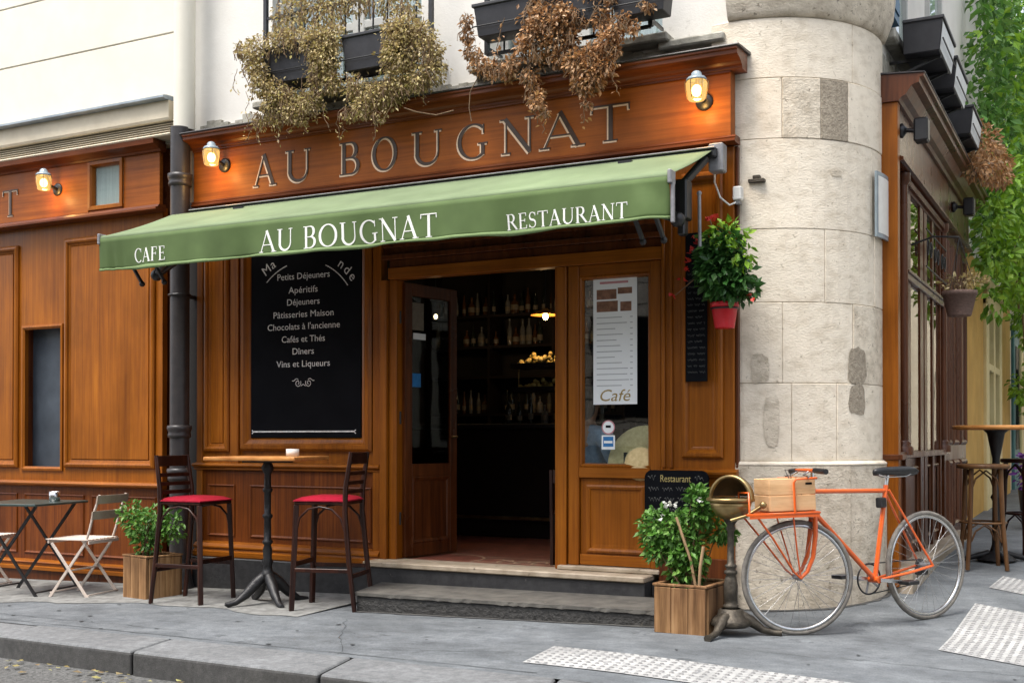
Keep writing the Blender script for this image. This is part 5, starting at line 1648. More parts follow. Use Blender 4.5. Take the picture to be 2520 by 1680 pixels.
# raised hood: the rear half of the upper sphere, its front edge a thick band
ha = math.radians(78)                                       # direction the hood's back faces
prof = [(RB * math.cos(t), RB * math.sin(t)) for t in [i * PI / 2 / 8 for i in range(9)]]
MB().lathe([(RB * math.cos(t) + 0, RB * math.sin(t)) for t in [.08 + i * (PI / 2 - .08) / 8 for i in range(9)]], (bx, by, zc + .005), 20, None, ha - PI / 2, ha + PI / 2).build('hood', 'brassin', ps)
MB().lathe([((RB + .004) * math.cos(t), (RB + .004) * math.sin(t)) for t in [.08 + i * (PI / 2 - .08) / 8 for i in range(9)]], (bx, by, zc + .005), 20, None, ha - PI / 2, ha + PI / 2).build('hood_shell', 'brass', ps)
dn = V((math.cos(ha - PI / 2), math.sin(ha - PI / 2), 0))
bk = V((math.cos(ha), math.sin(ha), 0))
vs = []
K = 24
for i in range(K + 1):
    t = PI * i / K
    rad = dn * math.cos(t) + V((0, 0, 1)) * math.sin(t)
    for rr_, o_ in ((RB - .004, -.012), (RB + .016, -.012), (RB + .016, .03), (RB + .002, .03)):
        vs.append(V((bx, by, zc + .005)) + rad * rr_ + bk * o_)
MB().add(vs, [(4 * i + k, 4 * i + 4 + k, 4 * i + 4 + (k + 1) % 4, 4 * i + (k + 1) % 4) for i in range(K) for k in range(4)], True).build('hood_band', 'brass', ps)
MB().tube([(bx + .03, by - .10, zc - .12), (bx + .12, by - .07, zc - .09), (bx + .20, by - .05, zc - .035)], .011, 8).sph((bx + .212, by - .047, zc - .025), .022, 10, 8).build('lever', 'brass', ps)

# ------------------------------------------------------------------ bar stools and bar table
def make_stool(label, loc, rz):
    t = thing('bar_stool', label, 'bar stool', loc, 'dark bar stools with red seats', rz, world=False)
    # local: +x forward, back at -x
    MB().box(-.20, .20, -.20, .20, .775, .80).build('seat_frame', 'stool', t, .006)
    o = MB()
    N_ = 8
    vs = []
    for i in range(N_ + 1):
        for j in range(N_ + 1):
            u, v = -1 + 2 * i / N_, -1 + 2 * j / N_
            e = max(abs(u), abs(v))
            vs.append((u * .205, v * .205, .802 + .034 * (1 - e ** 4) + .006))
    o.add(vs, [(i * (N_ + 1) + j, (i + 1) * (N_ + 1) + j, (i + 1) * (N_ + 1) + j + 1, i * (N_ + 1) + j + 1) for i in range(N_) for j in range(N_)], True)
    o.box(-.205, .205, -.205, .205, .801, .809)
    o.build('seat', 'red', t)
    for s in (-1, 1):
        MB().bar((.185, s * .185, .775), (.215, s * .205, 0), .036).build('leg', 'stool', t, .004)
        MB().tube([(-.27, s * .205, 0), (-.225, s * .20, .35), (-.19, s * .19, .72), (-.195, s * .19, .90), (-.235, s * .185, 1.16)], [.018, .02, .021, .02, .016], 8).build('leg', 'stool', t)
        MB().tube([(.185, s * .19, .58), (.16, s * .192, .68), (.09, s * .195, .745), (0, s * .195, .762), (-.09, s * .195, .745), (-.16, s * .195, .68), (-.20, s * .195, .56)], .009, 6).build('arch_brace', 'stool', t)
        MB().bar((.205, s * .20, .30), (-.235, s * .205, .30), .018, .03).build('stretcher', 'stool', t, .003)
    MB().bar((.203, -.19, .34), (.203, .19, .34), .02, .036).build('foot_rail', 'stool', t, .003)
    MB().bar((-.24, -.19, .26), (-.24, .19, .26), .018, .03).build('stretcher', 'stool', t, .003)
    for z, h in ((1.115, .085), (1.005, .03), (.935, .03), (.87, .03)):
        x = -.195 - .04 * max(0, (z - .9) / .26)
        MB().box(x - .009, x + .009, -.175, .175, z - h / 2, z + h / 2).build('back_slat', 'stool', t, .003)
    return t
s1_ = make_stool('dark wooden bar stool with red seat in front of the downpipe', (-6.46, 6.97, G(-6.46, 6.95)), math.radians(4))
dup(s1_, (-5.17, 6.99, G(-5.17, 6.95)), math.radians(196), 'dark wooden bar stool with red seat next to the door step')
tb = thing('bar_table', 'tall table with varnished wooden top on an ornate black iron pedestal', 'table', (-5.76, 7.0, G(-5.76, 7.0)), None, math.radians(14), world=False)
MB().box(-.37, .37, -.33, .33, 1.108, 1.138).build('table_top', 'table', tb, .008, 2)
MB().lathe([(.02, .20), (.055, .21), (.06, .24), (.04, .26), (.034, .30), (.045, .33), (.032, .36), (.036, .42), (.026, .46), (.04, .475), (.04, .49), (.028, .50), (.027, .66), (.038, .67), (.038, .69), (.026, .70), (.027, .86), (.038, .87), (.038, .89), (.027, .90), (.026, 1.0), (.05, 1.05), (.03, 1.09), (.03, 1.104)], (0, 0, 0), 16).build('pedestal', 'castblack', tb)
MB().box(-.2, .2, -.03, .03, 1.09, 1.107).build('bracket', 'castblack', tb)
for k in range(4):
    a = PI / 4 + PI / 2 * k
    c_, s_2 = math.cos(a), math.sin(a)
    MB().tube([(.03 * c_, .03 * s_2, .22), (.09 * c_, .09 * s_2, .17), (.17 * c_, .17 * s_2, .09), (.25 * c_, .25 * s_2, .035), (.31 * c_, .31 * s_2, .024), (.33 * c_, .33 * s_2, .03)], [.04, .045, .036, .024, .022, .014], 8).build('foot', 'castblack', tb)
ash = thing('ashtray', 'small white ashtray on the tall wooden table', 'ashtray', (-5.57, 7.12, 1.048), None)
zt = G(-5.76, 7.0) + 1.139
MB().lathe([(.001, zt), (.05, zt), (.05, zt + .055), (.042, zt + .055), (.04, zt + .02), (.001, zt + .018)], (-5.60, 7.10, 0), 16).build('bowl', 'whitepl', ash)

# ------------------------------------------------------------------ folding bistro chairs and table
def make_chair(label, loc, rz):
    t = thing('folding_chair', label, 'folding chair', loc, 'pale folding bistro chairs', rz, world=False)
    cp = 'chairpaint'
    for s in (-1, 1):
        MB().bar((-.19, s * .20, 0), (.17, s * .195, .455), .013, .024).build('leg', cp, t, .002)
        MB().bar((.20, s * .18, 0), (-.145, s * .178, .455), .013, .024).build('leg', cp, t, .002)
        MB().tube([(-.145, s * .178, .455), (-.185, s * .178, .56), (-.225, s * .178, .70), (-.285, s * .178, .86)], .010, 6).build('back_post', cp, t)
    MB().bar((0.0, -.195, .228), (0.0, .195, .228), .012).build('cross_rod', cp, t)
    MB().bar((-.19, -.20, .03), (-.19, .20, .03), .011).build('cross_rod', cp, t)
    MB().bar((.195, -.18, .04), (.195, .18, .04), .011).build('cross_rod', cp, t)
    MB().box(-.20, -.188, -.20, .20, .452, .478).build('seat_rail', cp, t)
    MB().box(.195, .207, -.20, .20, .452, .478).build('seat_rail', cp, t)
    for k in range(8):
        y = -.185 + .37 * k / 7
        MB().box(-.187, .225, y - .018, y + .018, .480, .490).build('seat_slat', cp, t, .002)
    for z, x in ((.82, -.28), (.69, -.232)):
        MB().add([(x + dx + (.0 if abs(y) > .15 else -.008), y, z + dz) for y in (-.21, -.1, .1, .21) for dx, dz in ((0, -.035), (.012, -.035), (.0, .035), (-.012, .035))],
                 [(4 * i + k, 4 * i + 4 + k, 4 * i + 4 + (k + 1) % 4, 4 * i + (k + 1) % 4) for i in range(3) for k in range(4)] + [(0, 1, 2, 3), (15, 14, 13, 12)]).build('back_slat', 'chairslat', t)
    return t
c1 = make_chair('pale slatted folding chair left of the small planter', (-7.74, 7.01, G(-7.74, 7.0)), math.radians(191))
dup(c1, (-9.18, 7.12, G(-9.18, 7.1)), math.radians(20), 'pale slatted folding chair cut by the left edge of the picture')
bt = thing('bistro_table', 'dark green folding metal table beside the pale folding chair', 'table', (-8.36, 6.96, G(-8.36, 6.96)), None, math.radians(191), world=False)
MB().box(-.35, .35, -.35, .35, .775, .795).build('table_top', 'darkteal', bt, .004)
for s in (-1, 1):
    MB().bar((-.32, s * .28, 0), (.28, s * .27, .772), .014, .024).build('leg', 'black', bt)
    MB().bar((.32, s * .25, 0), (-.28, s * .25, .772), .014, .024).build('leg', 'black', bt)
MB().bar((-.30, -.28, .05), (-.30, .28, .05), .012).build('cross_rod', 'black', bt)
MB().bar((.30, -.25, .05), (.30, .25, .05), .012).build('cross_rod', 'black', bt)
zt = G(-8.36, 6.96) + .796
cu = thing('metal_cup', 'small shiny metal cup on the dark folding table', 'cup', (-8.20, 7.10, zt))
MB().lathe([(.001, zt), (.045, zt), (.047, zt + .085), (.043, zt + .085), (.041, zt + .01), (.001, zt + .01)], (-8.20, 7.10, 0), 18).build('cup_body', 'steel', cu)

# ------------------------------------------------------------------ bicycle
rc = V((-1.053, 7.81, 0))
hd = math.atan2(-.894, -.618)
bk_ = thing('bicycle', 'orange bicycle with a front carrier parked against the stone pillar', 'bicycle', (rc.x, rc.y, G(rc.x, rc.y) - .004), None, hd, world=False)
bk_.rotation_euler = (math.radians(2), math.radians(1.35), hd)
HX = .93
sa = math.radians(-22)
def S(x, y, z):                                              # steered parts: turn about the head tube
    return V((HX + x * math.cos(sa) - y * math.sin(sa), x * math.sin(sa) + y * math.cos(sa), z))
RW = .348
def wheel(F):
    """wheel in the frame F(x, y, z) with its axle at the origin"""
    N_ = 48
    ring = lambda rr_, y=0: [F(rr_ * math.cos(2 * PI * i / N_), y, rr_ * math.sin(2 * PI * i / N_)) for i in range(N_)]
    root = MB().tube([F(0, -.05, 0), F(0, .05, 0)], .017, 10).build('wheel', 'greymetal', bk_)
    MB().tube(ring(RW - .015), .0155, 8, closed=True).build('tyre', 'rubber', root)
    vs, fs = [], []
    pr = [(RW - .026, -.011), (RW - .042, -.009), (RW - .046, 0), (RW - .042, .009), (RW - .026, .011)]
    for i in range(N_):
        a = 2 * PI * i / N_
        for q, y in pr:
            vs.append(F(q * math.cos(a), y, q * math.sin(a)))
    for i in range(N_):
        j = (i + 1) % N_
        for k in range(5):
            fs.append((i * 5 + k, j * 5 + k, j * 5 + (k + 1) % 5, i * 5 + (k + 1) % 5))
    MB().add(vs, fs, True).build('rim', 'steel', root)
    for i in range(32):
        a = 2 * PI * i / 32
        s = 1 if i % 2 else -1
        b = a + (.55 if (i // 2) % 2 else -.55)
        MB().tube([F(.02 * math.cos(b), s * .03, .02 * math.sin(b)), F((RW - .045) * math.cos(a), 0, (RW - .045) * math.sin(a))], .0013, 4, caps=False).build('spoke', 'steel', root)
    return root
wheel(lambda x, y, z: V((x, y, z + RW)))
wheel(lambda x, y, z: S(.115 + x, y, z + RW))
BB, ST, HB, HT = V((.449, 0, .292)), V((.322, 0, .845)), V((HX + .008, 0, .725)), V((HX - .004, 0, .885))
MB().tube([BB, ST + V((-.004, 0, .03))], .0155, 12).build('seat_tube', 'orange', bk_)
MB().tube([V((.325, 0, .84)), V((HX, 0, .862))], .014, 12).build('top_tube', 'orange', bk_)
MB().tube([BB, V((HX + .004, 0, .745))], .016, 12).build('down_tube', 'orange', bk_)
MB().tube([HB, HT], .019, 14).build('head_tube', 'orange', bk_)
for s in (-1, 1):
    MB().tube([BB + V((-.02, s * .025, 0)), V((.2, s * .05, RW - .03)), V((.0, s * .055, RW))], .009, 8).build('chain_stay', 'orange', bk_)
    MB().tube([ST + V((-.006, s * .02, 0)), V((.0, s * .058, RW))], .0075, 8).build('seat_stay', 'orange', bk_)
    MB().tube([S(0, s * .032, .715), S(.008, s * .045, .60), S(.03, s * .05, .47), S(.07, s * .052, .385), S(.115, s * .055, RW)], [.0155, .0155, .014, .012, .010], 10).build('fork_blade', 'orange', bk_)
MB().tube([S(0, -.045, .715), S(0, .045, .715)], .019, 10).build('fork_crown', 'orange', bk_)
MB().tube([BB + V((0, -.04, 0)), BB + V((0, .04, 0))], .021, 12).build('bottom_bracket', 'orange', bk_)
MB().tube([ST + V((-.003, 0, .02)), V((.295, 0, .955))], .012, 10).build('seat_post', 'steel', bk_)
vs = []
secs = [(.10, .075, .955, .03), (.13, .082, .968, .04), (.19, .075, .972, .045), (.26, .045, .972, .04), (.34, .026, .970, .035), (.40, .020, .965, .03), (.418, .010, .957, .02)]
for x, hw, z, th in secs:
    for k in range(10):
        a = 2 * PI * k / 10
        vs.append((x, hw * math.cos(a), z + (.018 * math.sin(a) if math.sin(a) > 0 else th * math.sin(a))))
fs = [(i * 10 + k, i * 10 + (k + 1) % 10, i * 10 + 10 + (k + 1) % 10, i * 10 + 10 + k) for i in range(6) for k in range(10)] + [tuple(range(10)), tuple(range(69, 59, -1))]
MB().add(vs, fs, True).build('saddle', 'black', bk_)
mb = MB()
for s in (-1, 1):
    mb.tube([(.14, s * .045, .94), (.18, s * .035, .925), (.33, s * .02, .925), (.39, s * .012, .945)], .004, 6)
tag(mb.build('saddle_rails', 'steel', bk_), kind=None)
# stem, bars, grips
MB().tube([V((HX - .004, 0, .885)), V((HX - .01, 0, .985)), S(.04, 0, .992)], .012, 10).build('stem', 'steel', bk_)
MB().tube([S(.04, -.25, .985), S(.045, -.08, .992), S(.045, .08, .992), S(.03, .14, .990), S(.02, .24, .985)], .0115, 10).build('handlebar', 'orange', bk_)
MB().tube([S(.028, .135, .990), S(.012, .275, .983)], .0165, 12).build('grip', 'black', bk_)
MB().tube([S(.045, -.135, .988), S(.035, -.265, .984)], .0165, 12).build('grip', 'black', bk_)
for s in (-1, 1):
    MB().tube([S(.05, s * .09, .985), S(.085, s * .10, .965), S(.09, s * .20, .955)], .006, 6).build('brake_lever', 'steel', bk_)
    MB().tube([S(.06, s * .08, .985), S(.15, s * .04, 1.0), S(.12, s * .01, .90), S(.02, 0, .80)], .0028, 5).build('brake_cable', 'black', bk_)
# carrier
f4 = [S(.02, -.165, .742), S(.02, .165, .742), S(.445, .165, .742), S(.445, -.165, .742)]
cr = MB().tube(f4 + [f4[0]], .0085, 8).build('carrier', 'orange', bk_)
for k in range(5):
    y = -.12 + .06 * k
    MB().bar(S(.02, y, .742), S(.445, y, .742), .012, .014).build('carrier_bar', 'orange', cr)
MB().bar(S(.02, .165, .732), S(.445, .165, .732), .006, .026).bar(S(.02, -.165, .732), S(.445, -.165, .732), .006, .026).build('carrier_side', 'orange', cr)
for s in (-1, 1):
    MB().tube([S(.40, s * .155, .735), S(.30, s * .13, .60), S(.16, s * .07, .39), S(.115, s * .062, RW)], .0065, 7).build('carrier_strut', 'orange', cr)
    MB().tube([S(.18, s * .16, .735), S(.14, s * .09, .50), S(.118, s * .065, RW + .02)], .005, 7).build('carrier_strut', 'orange', cr)
MB().tube([S(.17, .168, .742), S(.17, .168, .925), S(.155, .168, .945), S(.03, .168, .945), S(.015, .12, .945)], .0075, 8).build('carrier_hoop', 'orange', cr)
MB().tube([S(.17, -.168, .742), S(.17, -.168, .925), S(.155, -.168, .945), S(.03, -.168, .945)], .0075, 8).build('carrier_hoop', 'orange', cr)
MB().tube([S(.425, .10, .742), S(.425, .10, .87), S(.425, -.10, .87), S(.425, -.10, .742)], .0065, 8).build('carrier_hoop', 'orange', cr)
# drive train
Nn = 40
ringp = [BB + V((.095 * math.cos(2 * PI * i / Nn), -.05, .095 * math.sin(2 * PI * i / Nn))) for i in range(Nn)]
chn = MB().tube(ringp, .006, 6, closed=True).build('chainring', 'black', bk_)
for k in range(5):
    a = 2 * PI * k / 5
    MB().bar(BB + V((0, -.05, 0)), BB + V((.093 * math.cos(a), -.05, .093 * math.sin(a))), .007, .012).build('spider_arm', 'greymetal', chn)
for a, y in ((math.radians(188), .075), (math.radians(8), -.07)):
    e = BB + V((.168 * math.cos(a), y, .168 * math.sin(a)))
    MB().bar(BB + V((0, y * .6, 0)), e, .014, .022).build('crank', 'steel', bk_)
    s = 1 if y > 0 else -1
    MB().box(e.x - .045, e.x + .045, min(e.y, e.y + s * .09), max(e.y, e.y + s * .09), e.z - .012, e.z + .012).build('pedal', 'black', bk_, .004)
MB().tube([BB + V((0, -.05, .095)), V((0, -.05, RW + .035))], .004, 5).tube([BB + V((0, -.05, -.095)), V((0.06, -.05, RW - .12)), V((0, -.05, RW - .035))], .004, 5).build('chain', 'black', bk_)
MB().lathe([(.001, -.004), (.04, -.004), (.04, .004), (.001, .004)], (0, -.05, RW), 18, Matrix.Rotation(PI / 2, 4, 'X')).build('sprocket', 'black', bk_)
MB().box(.345, .40, -.018, .03, .735, .80).build('lamp', 'black', bk_, .01, 2)
MB().box(.0, .06, -.045, .02, RW - .06, RW - .005).build('brake', 'black', bk_, .006)
# pale wooden crate strapped in the carrier
kr = thing('wooden_crate', 'pale wooden crate standing on the orange front carrier of the bicycle', 'crate', bk_.location + V((0, 0, .75)), None, hd, world=False)
kr.location = bk_.matrix_basis @ V((0, 0, .754))
kr.rotation_euler = bk_.rotation_euler
def SC(x, y, z):
    return S(x, y, z) 
def cbox(x0, x1, y0, y1, z0, z1, nm='plank', mt='crate'):
    return MB().pbox(SC, x0, x1, y0, y1, z0, z1).build(nm, mt, kr, .003)
for y in (.140, -.152):
    cbox(.035, .312, y, y + .012, .003, .095)
    cbox(.035, .312, y, y + .012, .099, .195)
for x in (.032, .304):
    cbox(x, x + .012, -.139, .139, .003, .095)
    cbox(x, x + .012, -.139, .139, .099, .195)
cbox(.045, .303, -.138, .138, .001, .012, 'base')
MB().pbox(SC, .055, .095, .1525, .153, .155, .168).build('printed_mark', 'slate', kr)

# ------------------------------------------------------------------ side-street shopfront
ss = thing('side_shopfront', 'dark glossy wooden cafe front with tall windows on the side street', 'shopfront', (-1.5, 11, .1))
def sp(name, mat, a0, a1, b0, b1, h0, h1, bev=.004, par=ss):
    return MB().pbox(PS, a0, a1, b0, b1, h0, h1).build(name, mat, par, bev)
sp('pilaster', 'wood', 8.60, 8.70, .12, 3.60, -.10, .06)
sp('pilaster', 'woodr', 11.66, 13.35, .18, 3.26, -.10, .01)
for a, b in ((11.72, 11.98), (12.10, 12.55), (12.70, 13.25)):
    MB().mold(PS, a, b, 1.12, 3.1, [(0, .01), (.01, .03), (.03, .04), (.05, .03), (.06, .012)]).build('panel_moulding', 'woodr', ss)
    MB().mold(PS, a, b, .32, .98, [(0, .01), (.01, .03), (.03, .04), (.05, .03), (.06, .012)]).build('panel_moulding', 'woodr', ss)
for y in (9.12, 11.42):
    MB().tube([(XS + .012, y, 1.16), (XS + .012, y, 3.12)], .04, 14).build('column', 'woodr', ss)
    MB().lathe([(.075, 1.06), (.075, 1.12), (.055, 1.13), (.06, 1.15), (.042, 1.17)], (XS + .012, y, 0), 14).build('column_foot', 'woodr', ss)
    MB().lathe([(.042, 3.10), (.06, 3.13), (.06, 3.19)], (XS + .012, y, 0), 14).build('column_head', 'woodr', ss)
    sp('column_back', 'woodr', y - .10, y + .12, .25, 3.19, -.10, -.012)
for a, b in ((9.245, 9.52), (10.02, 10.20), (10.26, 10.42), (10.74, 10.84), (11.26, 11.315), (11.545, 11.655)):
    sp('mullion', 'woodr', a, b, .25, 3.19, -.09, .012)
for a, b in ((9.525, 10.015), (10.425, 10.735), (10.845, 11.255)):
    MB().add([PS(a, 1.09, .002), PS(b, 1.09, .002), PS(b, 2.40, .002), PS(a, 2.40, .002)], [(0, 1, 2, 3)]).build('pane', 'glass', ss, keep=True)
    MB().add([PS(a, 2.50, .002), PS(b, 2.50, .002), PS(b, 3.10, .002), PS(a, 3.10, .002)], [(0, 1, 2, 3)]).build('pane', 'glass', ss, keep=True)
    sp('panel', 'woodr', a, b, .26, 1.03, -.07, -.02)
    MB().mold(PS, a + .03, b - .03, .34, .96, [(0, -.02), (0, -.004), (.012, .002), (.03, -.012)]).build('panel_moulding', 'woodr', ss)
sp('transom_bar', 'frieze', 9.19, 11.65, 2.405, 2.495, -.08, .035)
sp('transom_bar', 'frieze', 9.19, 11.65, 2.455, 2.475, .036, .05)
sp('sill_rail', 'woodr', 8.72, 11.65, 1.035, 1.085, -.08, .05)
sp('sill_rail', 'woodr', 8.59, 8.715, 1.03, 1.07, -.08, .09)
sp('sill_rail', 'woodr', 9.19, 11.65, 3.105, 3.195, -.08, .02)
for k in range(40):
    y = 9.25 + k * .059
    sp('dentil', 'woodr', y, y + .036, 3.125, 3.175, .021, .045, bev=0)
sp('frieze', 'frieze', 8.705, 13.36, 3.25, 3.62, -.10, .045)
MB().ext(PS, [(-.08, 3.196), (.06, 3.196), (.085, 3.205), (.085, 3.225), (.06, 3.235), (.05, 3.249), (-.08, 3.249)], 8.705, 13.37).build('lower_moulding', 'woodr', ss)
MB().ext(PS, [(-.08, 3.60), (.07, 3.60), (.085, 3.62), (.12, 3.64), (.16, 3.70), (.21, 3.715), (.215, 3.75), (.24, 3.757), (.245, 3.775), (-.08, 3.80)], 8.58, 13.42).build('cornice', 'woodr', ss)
MB().ext(PS, [(-.08, 3.803), (.25, 3.778), (.25, 3.785), (-.08, 3.815)], 8.57, 13.43).build('lead_flashing', 'iron', ss)
# iron scrollwork in front of the upper panes
sw = MB()
for y in (10.3, 10.75, 11.2):
    for s in (1, -1):
        sw.tube([PS(y + s * .09 + .07 * math.cos(a) * (1 - a / 12), 2.78 + .09 * math.sin(a) * (1 - a / 12), .05) for a in [i * .5 for i in range(16)]], .006, 5)
sw.tube([PS(10.1, 2.93, .05), PS(11.4, 2.93, .05)], .007, 5).tube([PS(10.1, 2.62, .05), PS(11.4, 2.62, .05)], .007, 5)
sw.build('iron_scrollwork', 'black', ss)
stn = tag(MB().box(-1.50, -1.27, 8.64, 12.6, -.05, .255).build('stone_sill', 'marble', None, .01), 'long pale stone sill along the foot of the side-street front', 'step')
for y, lab in ((8.78, 'black spotlight on the near end of the side-street cornice'), (11.9, 'black spotlight at the far end of the side-street frieze')):
    t = thing('spotlight', lab, 'spotlight', (-1.37, y, 3.42), 'black spotlights on the side street front')
    MB().lathe([(.001, 0), (.05, 0), (.055, .02), (.03, .04), (.02, .05), (.001, .05)], (XS + .046, y, 3.43), 14, Matrix.Rotation(PI / 2, 4, 'Y')).build('base', 'black', t)
    MB().tube([(XS + .09, y, 3.43), (XS + .15, y, 3.42)], .016, 8).build('arm', 'black', t)
    MB().box(XS + .15, XS + .25, y - .06, y + .06, 3.33, 3.50).build('lamp_head', 'black', t, .012)
# hanging basket
hb = thing('hanging_basket', 'brown woven hanging basket with dried stems on the side-street front', 'basket', (-1.06, 9.62, 2.14))
MB().lathe([(.001, 2.14), (.085, 2.14), (.09, 2.15), (.125, 2.30), (.132, 2.30), (.134, 2.335), (.126, 2.335), (.12, 2.315), (.001, 2.315)], (-1.06, 9.62, 0), 22).build('basket_body', 'terracotta', hb)
MB().tube([(-1.44, 9.62, 2.72), (-1.25, 9.62, 2.78), (-1.06, 9.62, 2.76)], .008, 6).build('bracket', 'black', hb)
for k in range(3):
    a = k * 2.1
    MB().tube([(-1.06, 9.62, 2.76), (-1.06 + .125 * math.cos(a), 9.62 + .125 * math.sin(a), 2.32)], .003, 4).build('wire', 'black', hb)
dpn = thing('dried_plant', 'pale dried plant sprouting from the brown hanging basket', 'plant', (-1.06, 9.62, 2.32))
r = random.Random(31)
mb = MB()
leaf_cloud(mb, [(-1.06, 9.62, 2.40, .15, .15, .07), (-.95, 9.60, 2.42, .1, .1, .06)], 170, .02, .05, r, droop=-.3)
tag(mb.build('dry_leaves', 'dry1', dpn), kind='stuff')
mb = MB()
for k in range(26):
    a = r.uniform(0, 6.3)
    q = r.uniform(.05, .2)
    mb.tube([(-1.06, 9.62, 2.31), (-1.06 + q * .5 * math.cos(a), 9.62 + q * .5 * math.sin(a), 2.42), (-1.06 + q * math.cos(a), 9.62 + q * math.sin(a), 2.40 + r.uniform(0, .12))], .002, 3, caps=False)
tag(mb.build('dry_stems', 'stem', dpn), kind='stuff')

# tall table and stools on the side street
def sstool(label, x, y, mat, rz):
    t = thing('bentwood_stool', label, 'bar stool', (x, y, G(x, y)), None, rz, world=False)
    MB().lathe([(.001, .80), (.19, .80), (.20, .805), (.20, .828), (.19, .835), (.001, .83)], (0, 0, 0), 24).build('seat', mat, t)
    for k in range(4):
        a = PI / 4 + k * PI / 2
        c_, s_2 = math.cos(a), math.sin(a)
        MB().tube([(.155 * c_, .155 * s_2, .80), (.17 * c_, .17 * s_2, .4), (.21 * c_, .21 * s_2, 0)], [.02, .019, .017], 8).build('leg', mat, t)
        b = a + PI / 2
        c2, s2_ = math.cos(b), math.sin(b)
        p, q = V((.16 * c_, .16 * s_2, 0)), V((.16 * c2, .16 * s2_, 0))
        for z0, z1 in ((.62, .785), (.22, .36)):
            MB().tube([p + V((0, 0, z0)), p.lerp(q, .15) + V((0, 0, z0 + (z1 - z0) * .6)), p.lerp(q, .5) + V((0, 0, z1)), p.lerp(q, .85) + V((0, 0, z0 + (z1 - z0) * .6)), q + V((0, 0, z0))], .008, 6).build('arch_brace', mat, t)
    MB().tube([(.172 * math.cos(a), .172 * math.sin(a), .37) for a in [i * PI / 12 for i in range(24)]], .010, 6, closed=True).build('foot_ring', mat, t)
    return t
sstool('brown bentwood bar stool beside the tall round table up the side street', -.925, 9.95, 'cane', .3)
sstool('black bentwood bar stool behind the brown one at the right picture edge', -.66, 10.75, 'stool', .8)
rt = thing('round_table', 'tall round wooden table on a black pedestal up the side street', 'table', (-.86, 10.35, G(-.86, 10.35)), None, 0, world=False)
MB().lathe([(.001, 1.09), (.33, 1.09), (.345, 1.10), (.345, 1.118), (.335, 1.125), (.001, 1.125)], (0, 0, 0), 32).build('table_top', 'table', rt)
MB().lathe([(.16, .015), (.12, .05), (.05, .09), (.035, .14), (.03, .5), (.045, .53), (.03, .56), (.03, .85), (.05, .95), (.07, 1.06), (.10, 1.088)], (0, 0, 0), 16).build('pedestal', 'castblack', rt)
for k in range(4):
    a = k * PI / 2 + .4
    MB().tube([(.06 * math.cos(a), .06 * math.sin(a), .07), (.18 * math.cos(a), .18 * math.sin(a), .04), (.27 * math.cos(a), .27 * math.sin(a), .018)], [.03, .024, .02], 6).build('foot', 'castblack', rt)

# ------------------------------------------------------------------ farther buildings of the side street
yb = thing('ochre_building', 'ochre yellow building with a pale tall doorway beyond the cafe', 'building', (-1.6, 17, .2))
for y0, y1, z0, z1 in ((14.0, 16.25, 0, 3.4), (18.6, 20.7, 0, 3.4), (16.25, 18.6, 3.05, 3.4), (14.0, 20.7, 3.4, 8)):
    MB().box(-2.0, -1.50, y0, y1, z0, z1).build('wall', 'ochre' if z1 < 5 else 'white', yb)
for y0, y1 in ((16.25, 16.6), (17.35, 17.5), (18.25, 18.6)):
    MB().box(-1.62, -1.455, y0, y1, .1, 3.05).build('door_post', 'paleyel', yb, .01)
MB().box(-1.62, -1.44, 16.25, 18.6, 2.95, 3.12).build('door_head', 'paleyel', yb, .01)
MB().box(-1.62, -1.46, 16.6, 18.25, 2.1, 2.2).build('door_rail', 'paleyel', yb, .01)
MB().box(-1.62, -1.46, 16.6, 18.25, .1, .75).build('door_panel', 'paleyel', yb, .01)
MB().box(-1.58, -1.57, 16.55, 18.3, .75, 2.95).build('pane', 'glass', yb)
MB().box(-1.80, -1.75, 16.3, 18.5, .1, 3.0).build('curtain', 'curtain', yb)
MB().box(-1.55, -1.38, 15.9, 18.9, 3.13, 3.3).build('door_canopy', 'paleyel', yb, .02)
tb_ = thing('teal_shopfront', 'pale building with teal painted doors at the far end of the side street', 'building', (-1.6, 25, .25))
MB().box(-2.2, -1.55, 20.75, 40, 3.2, 9).box(-2.2, -1.55, 20.75, 21.6, 0, 3.19).build('wall', 'creamband', tb_)
for i in range(9):
    y = 21.65 + i * 1.6
    MB().box(-1.75, -1.5, y, y + 1.2, .1, 3.15).build('door', 'teal', tb_, .02)
    MB().box(-1.75, -1.45, y + 1.22, y + 1.58, .1, 3.17).build('pier', 'paleyel' if i % 3 == 0 else 'teal', tb_, .02)
    MB().box(-1.497, -1.485, y + .2, y + 1.0, 1.0, 2.8).build('pane', 'glassdark', tb_)
eb = thing('far_building', 'pale building closing the far end of the side street', 'building', (2, 42, .3))
MB().box(-14, 22, 42, 44, 0, 14).build('wall', 'creamband', eb)
for i in range(10):
    for z in (1.5, 5, 8.5):
        wf = MB().box(-3 + i * 2.2, -1.9 + i * 2.2, 41.9, 42.0, z, z + 2).build('window', 'glassdark', eb)
fb = thing('facing_building', 'pale building across the street reflected in the cafe window', 'building', (-4, -7.5, -.15))
MB().box(-26, 16, -9.6, -7.62, -.2, 1.0).build('base', 'ledge', fb)
for k in range(16):
    z = 1.0 + k * .5
    MB().box(-26, 16, -9.6, -7.5, z + .03, z + .5).build('stone_course', 'stone2', fb)
MB().box(-26, 16, -9.5, -7.56, 1.0, 9.0).build('joint_core', 'interior', fb)
for i in range(9):
    x = -22 + i * 4
    for z in (1.6, 5.4):
        MB().box(x, x + 1.4, -7.55, -7.47, z, z + 2.2).build('window', 'slate', fb)

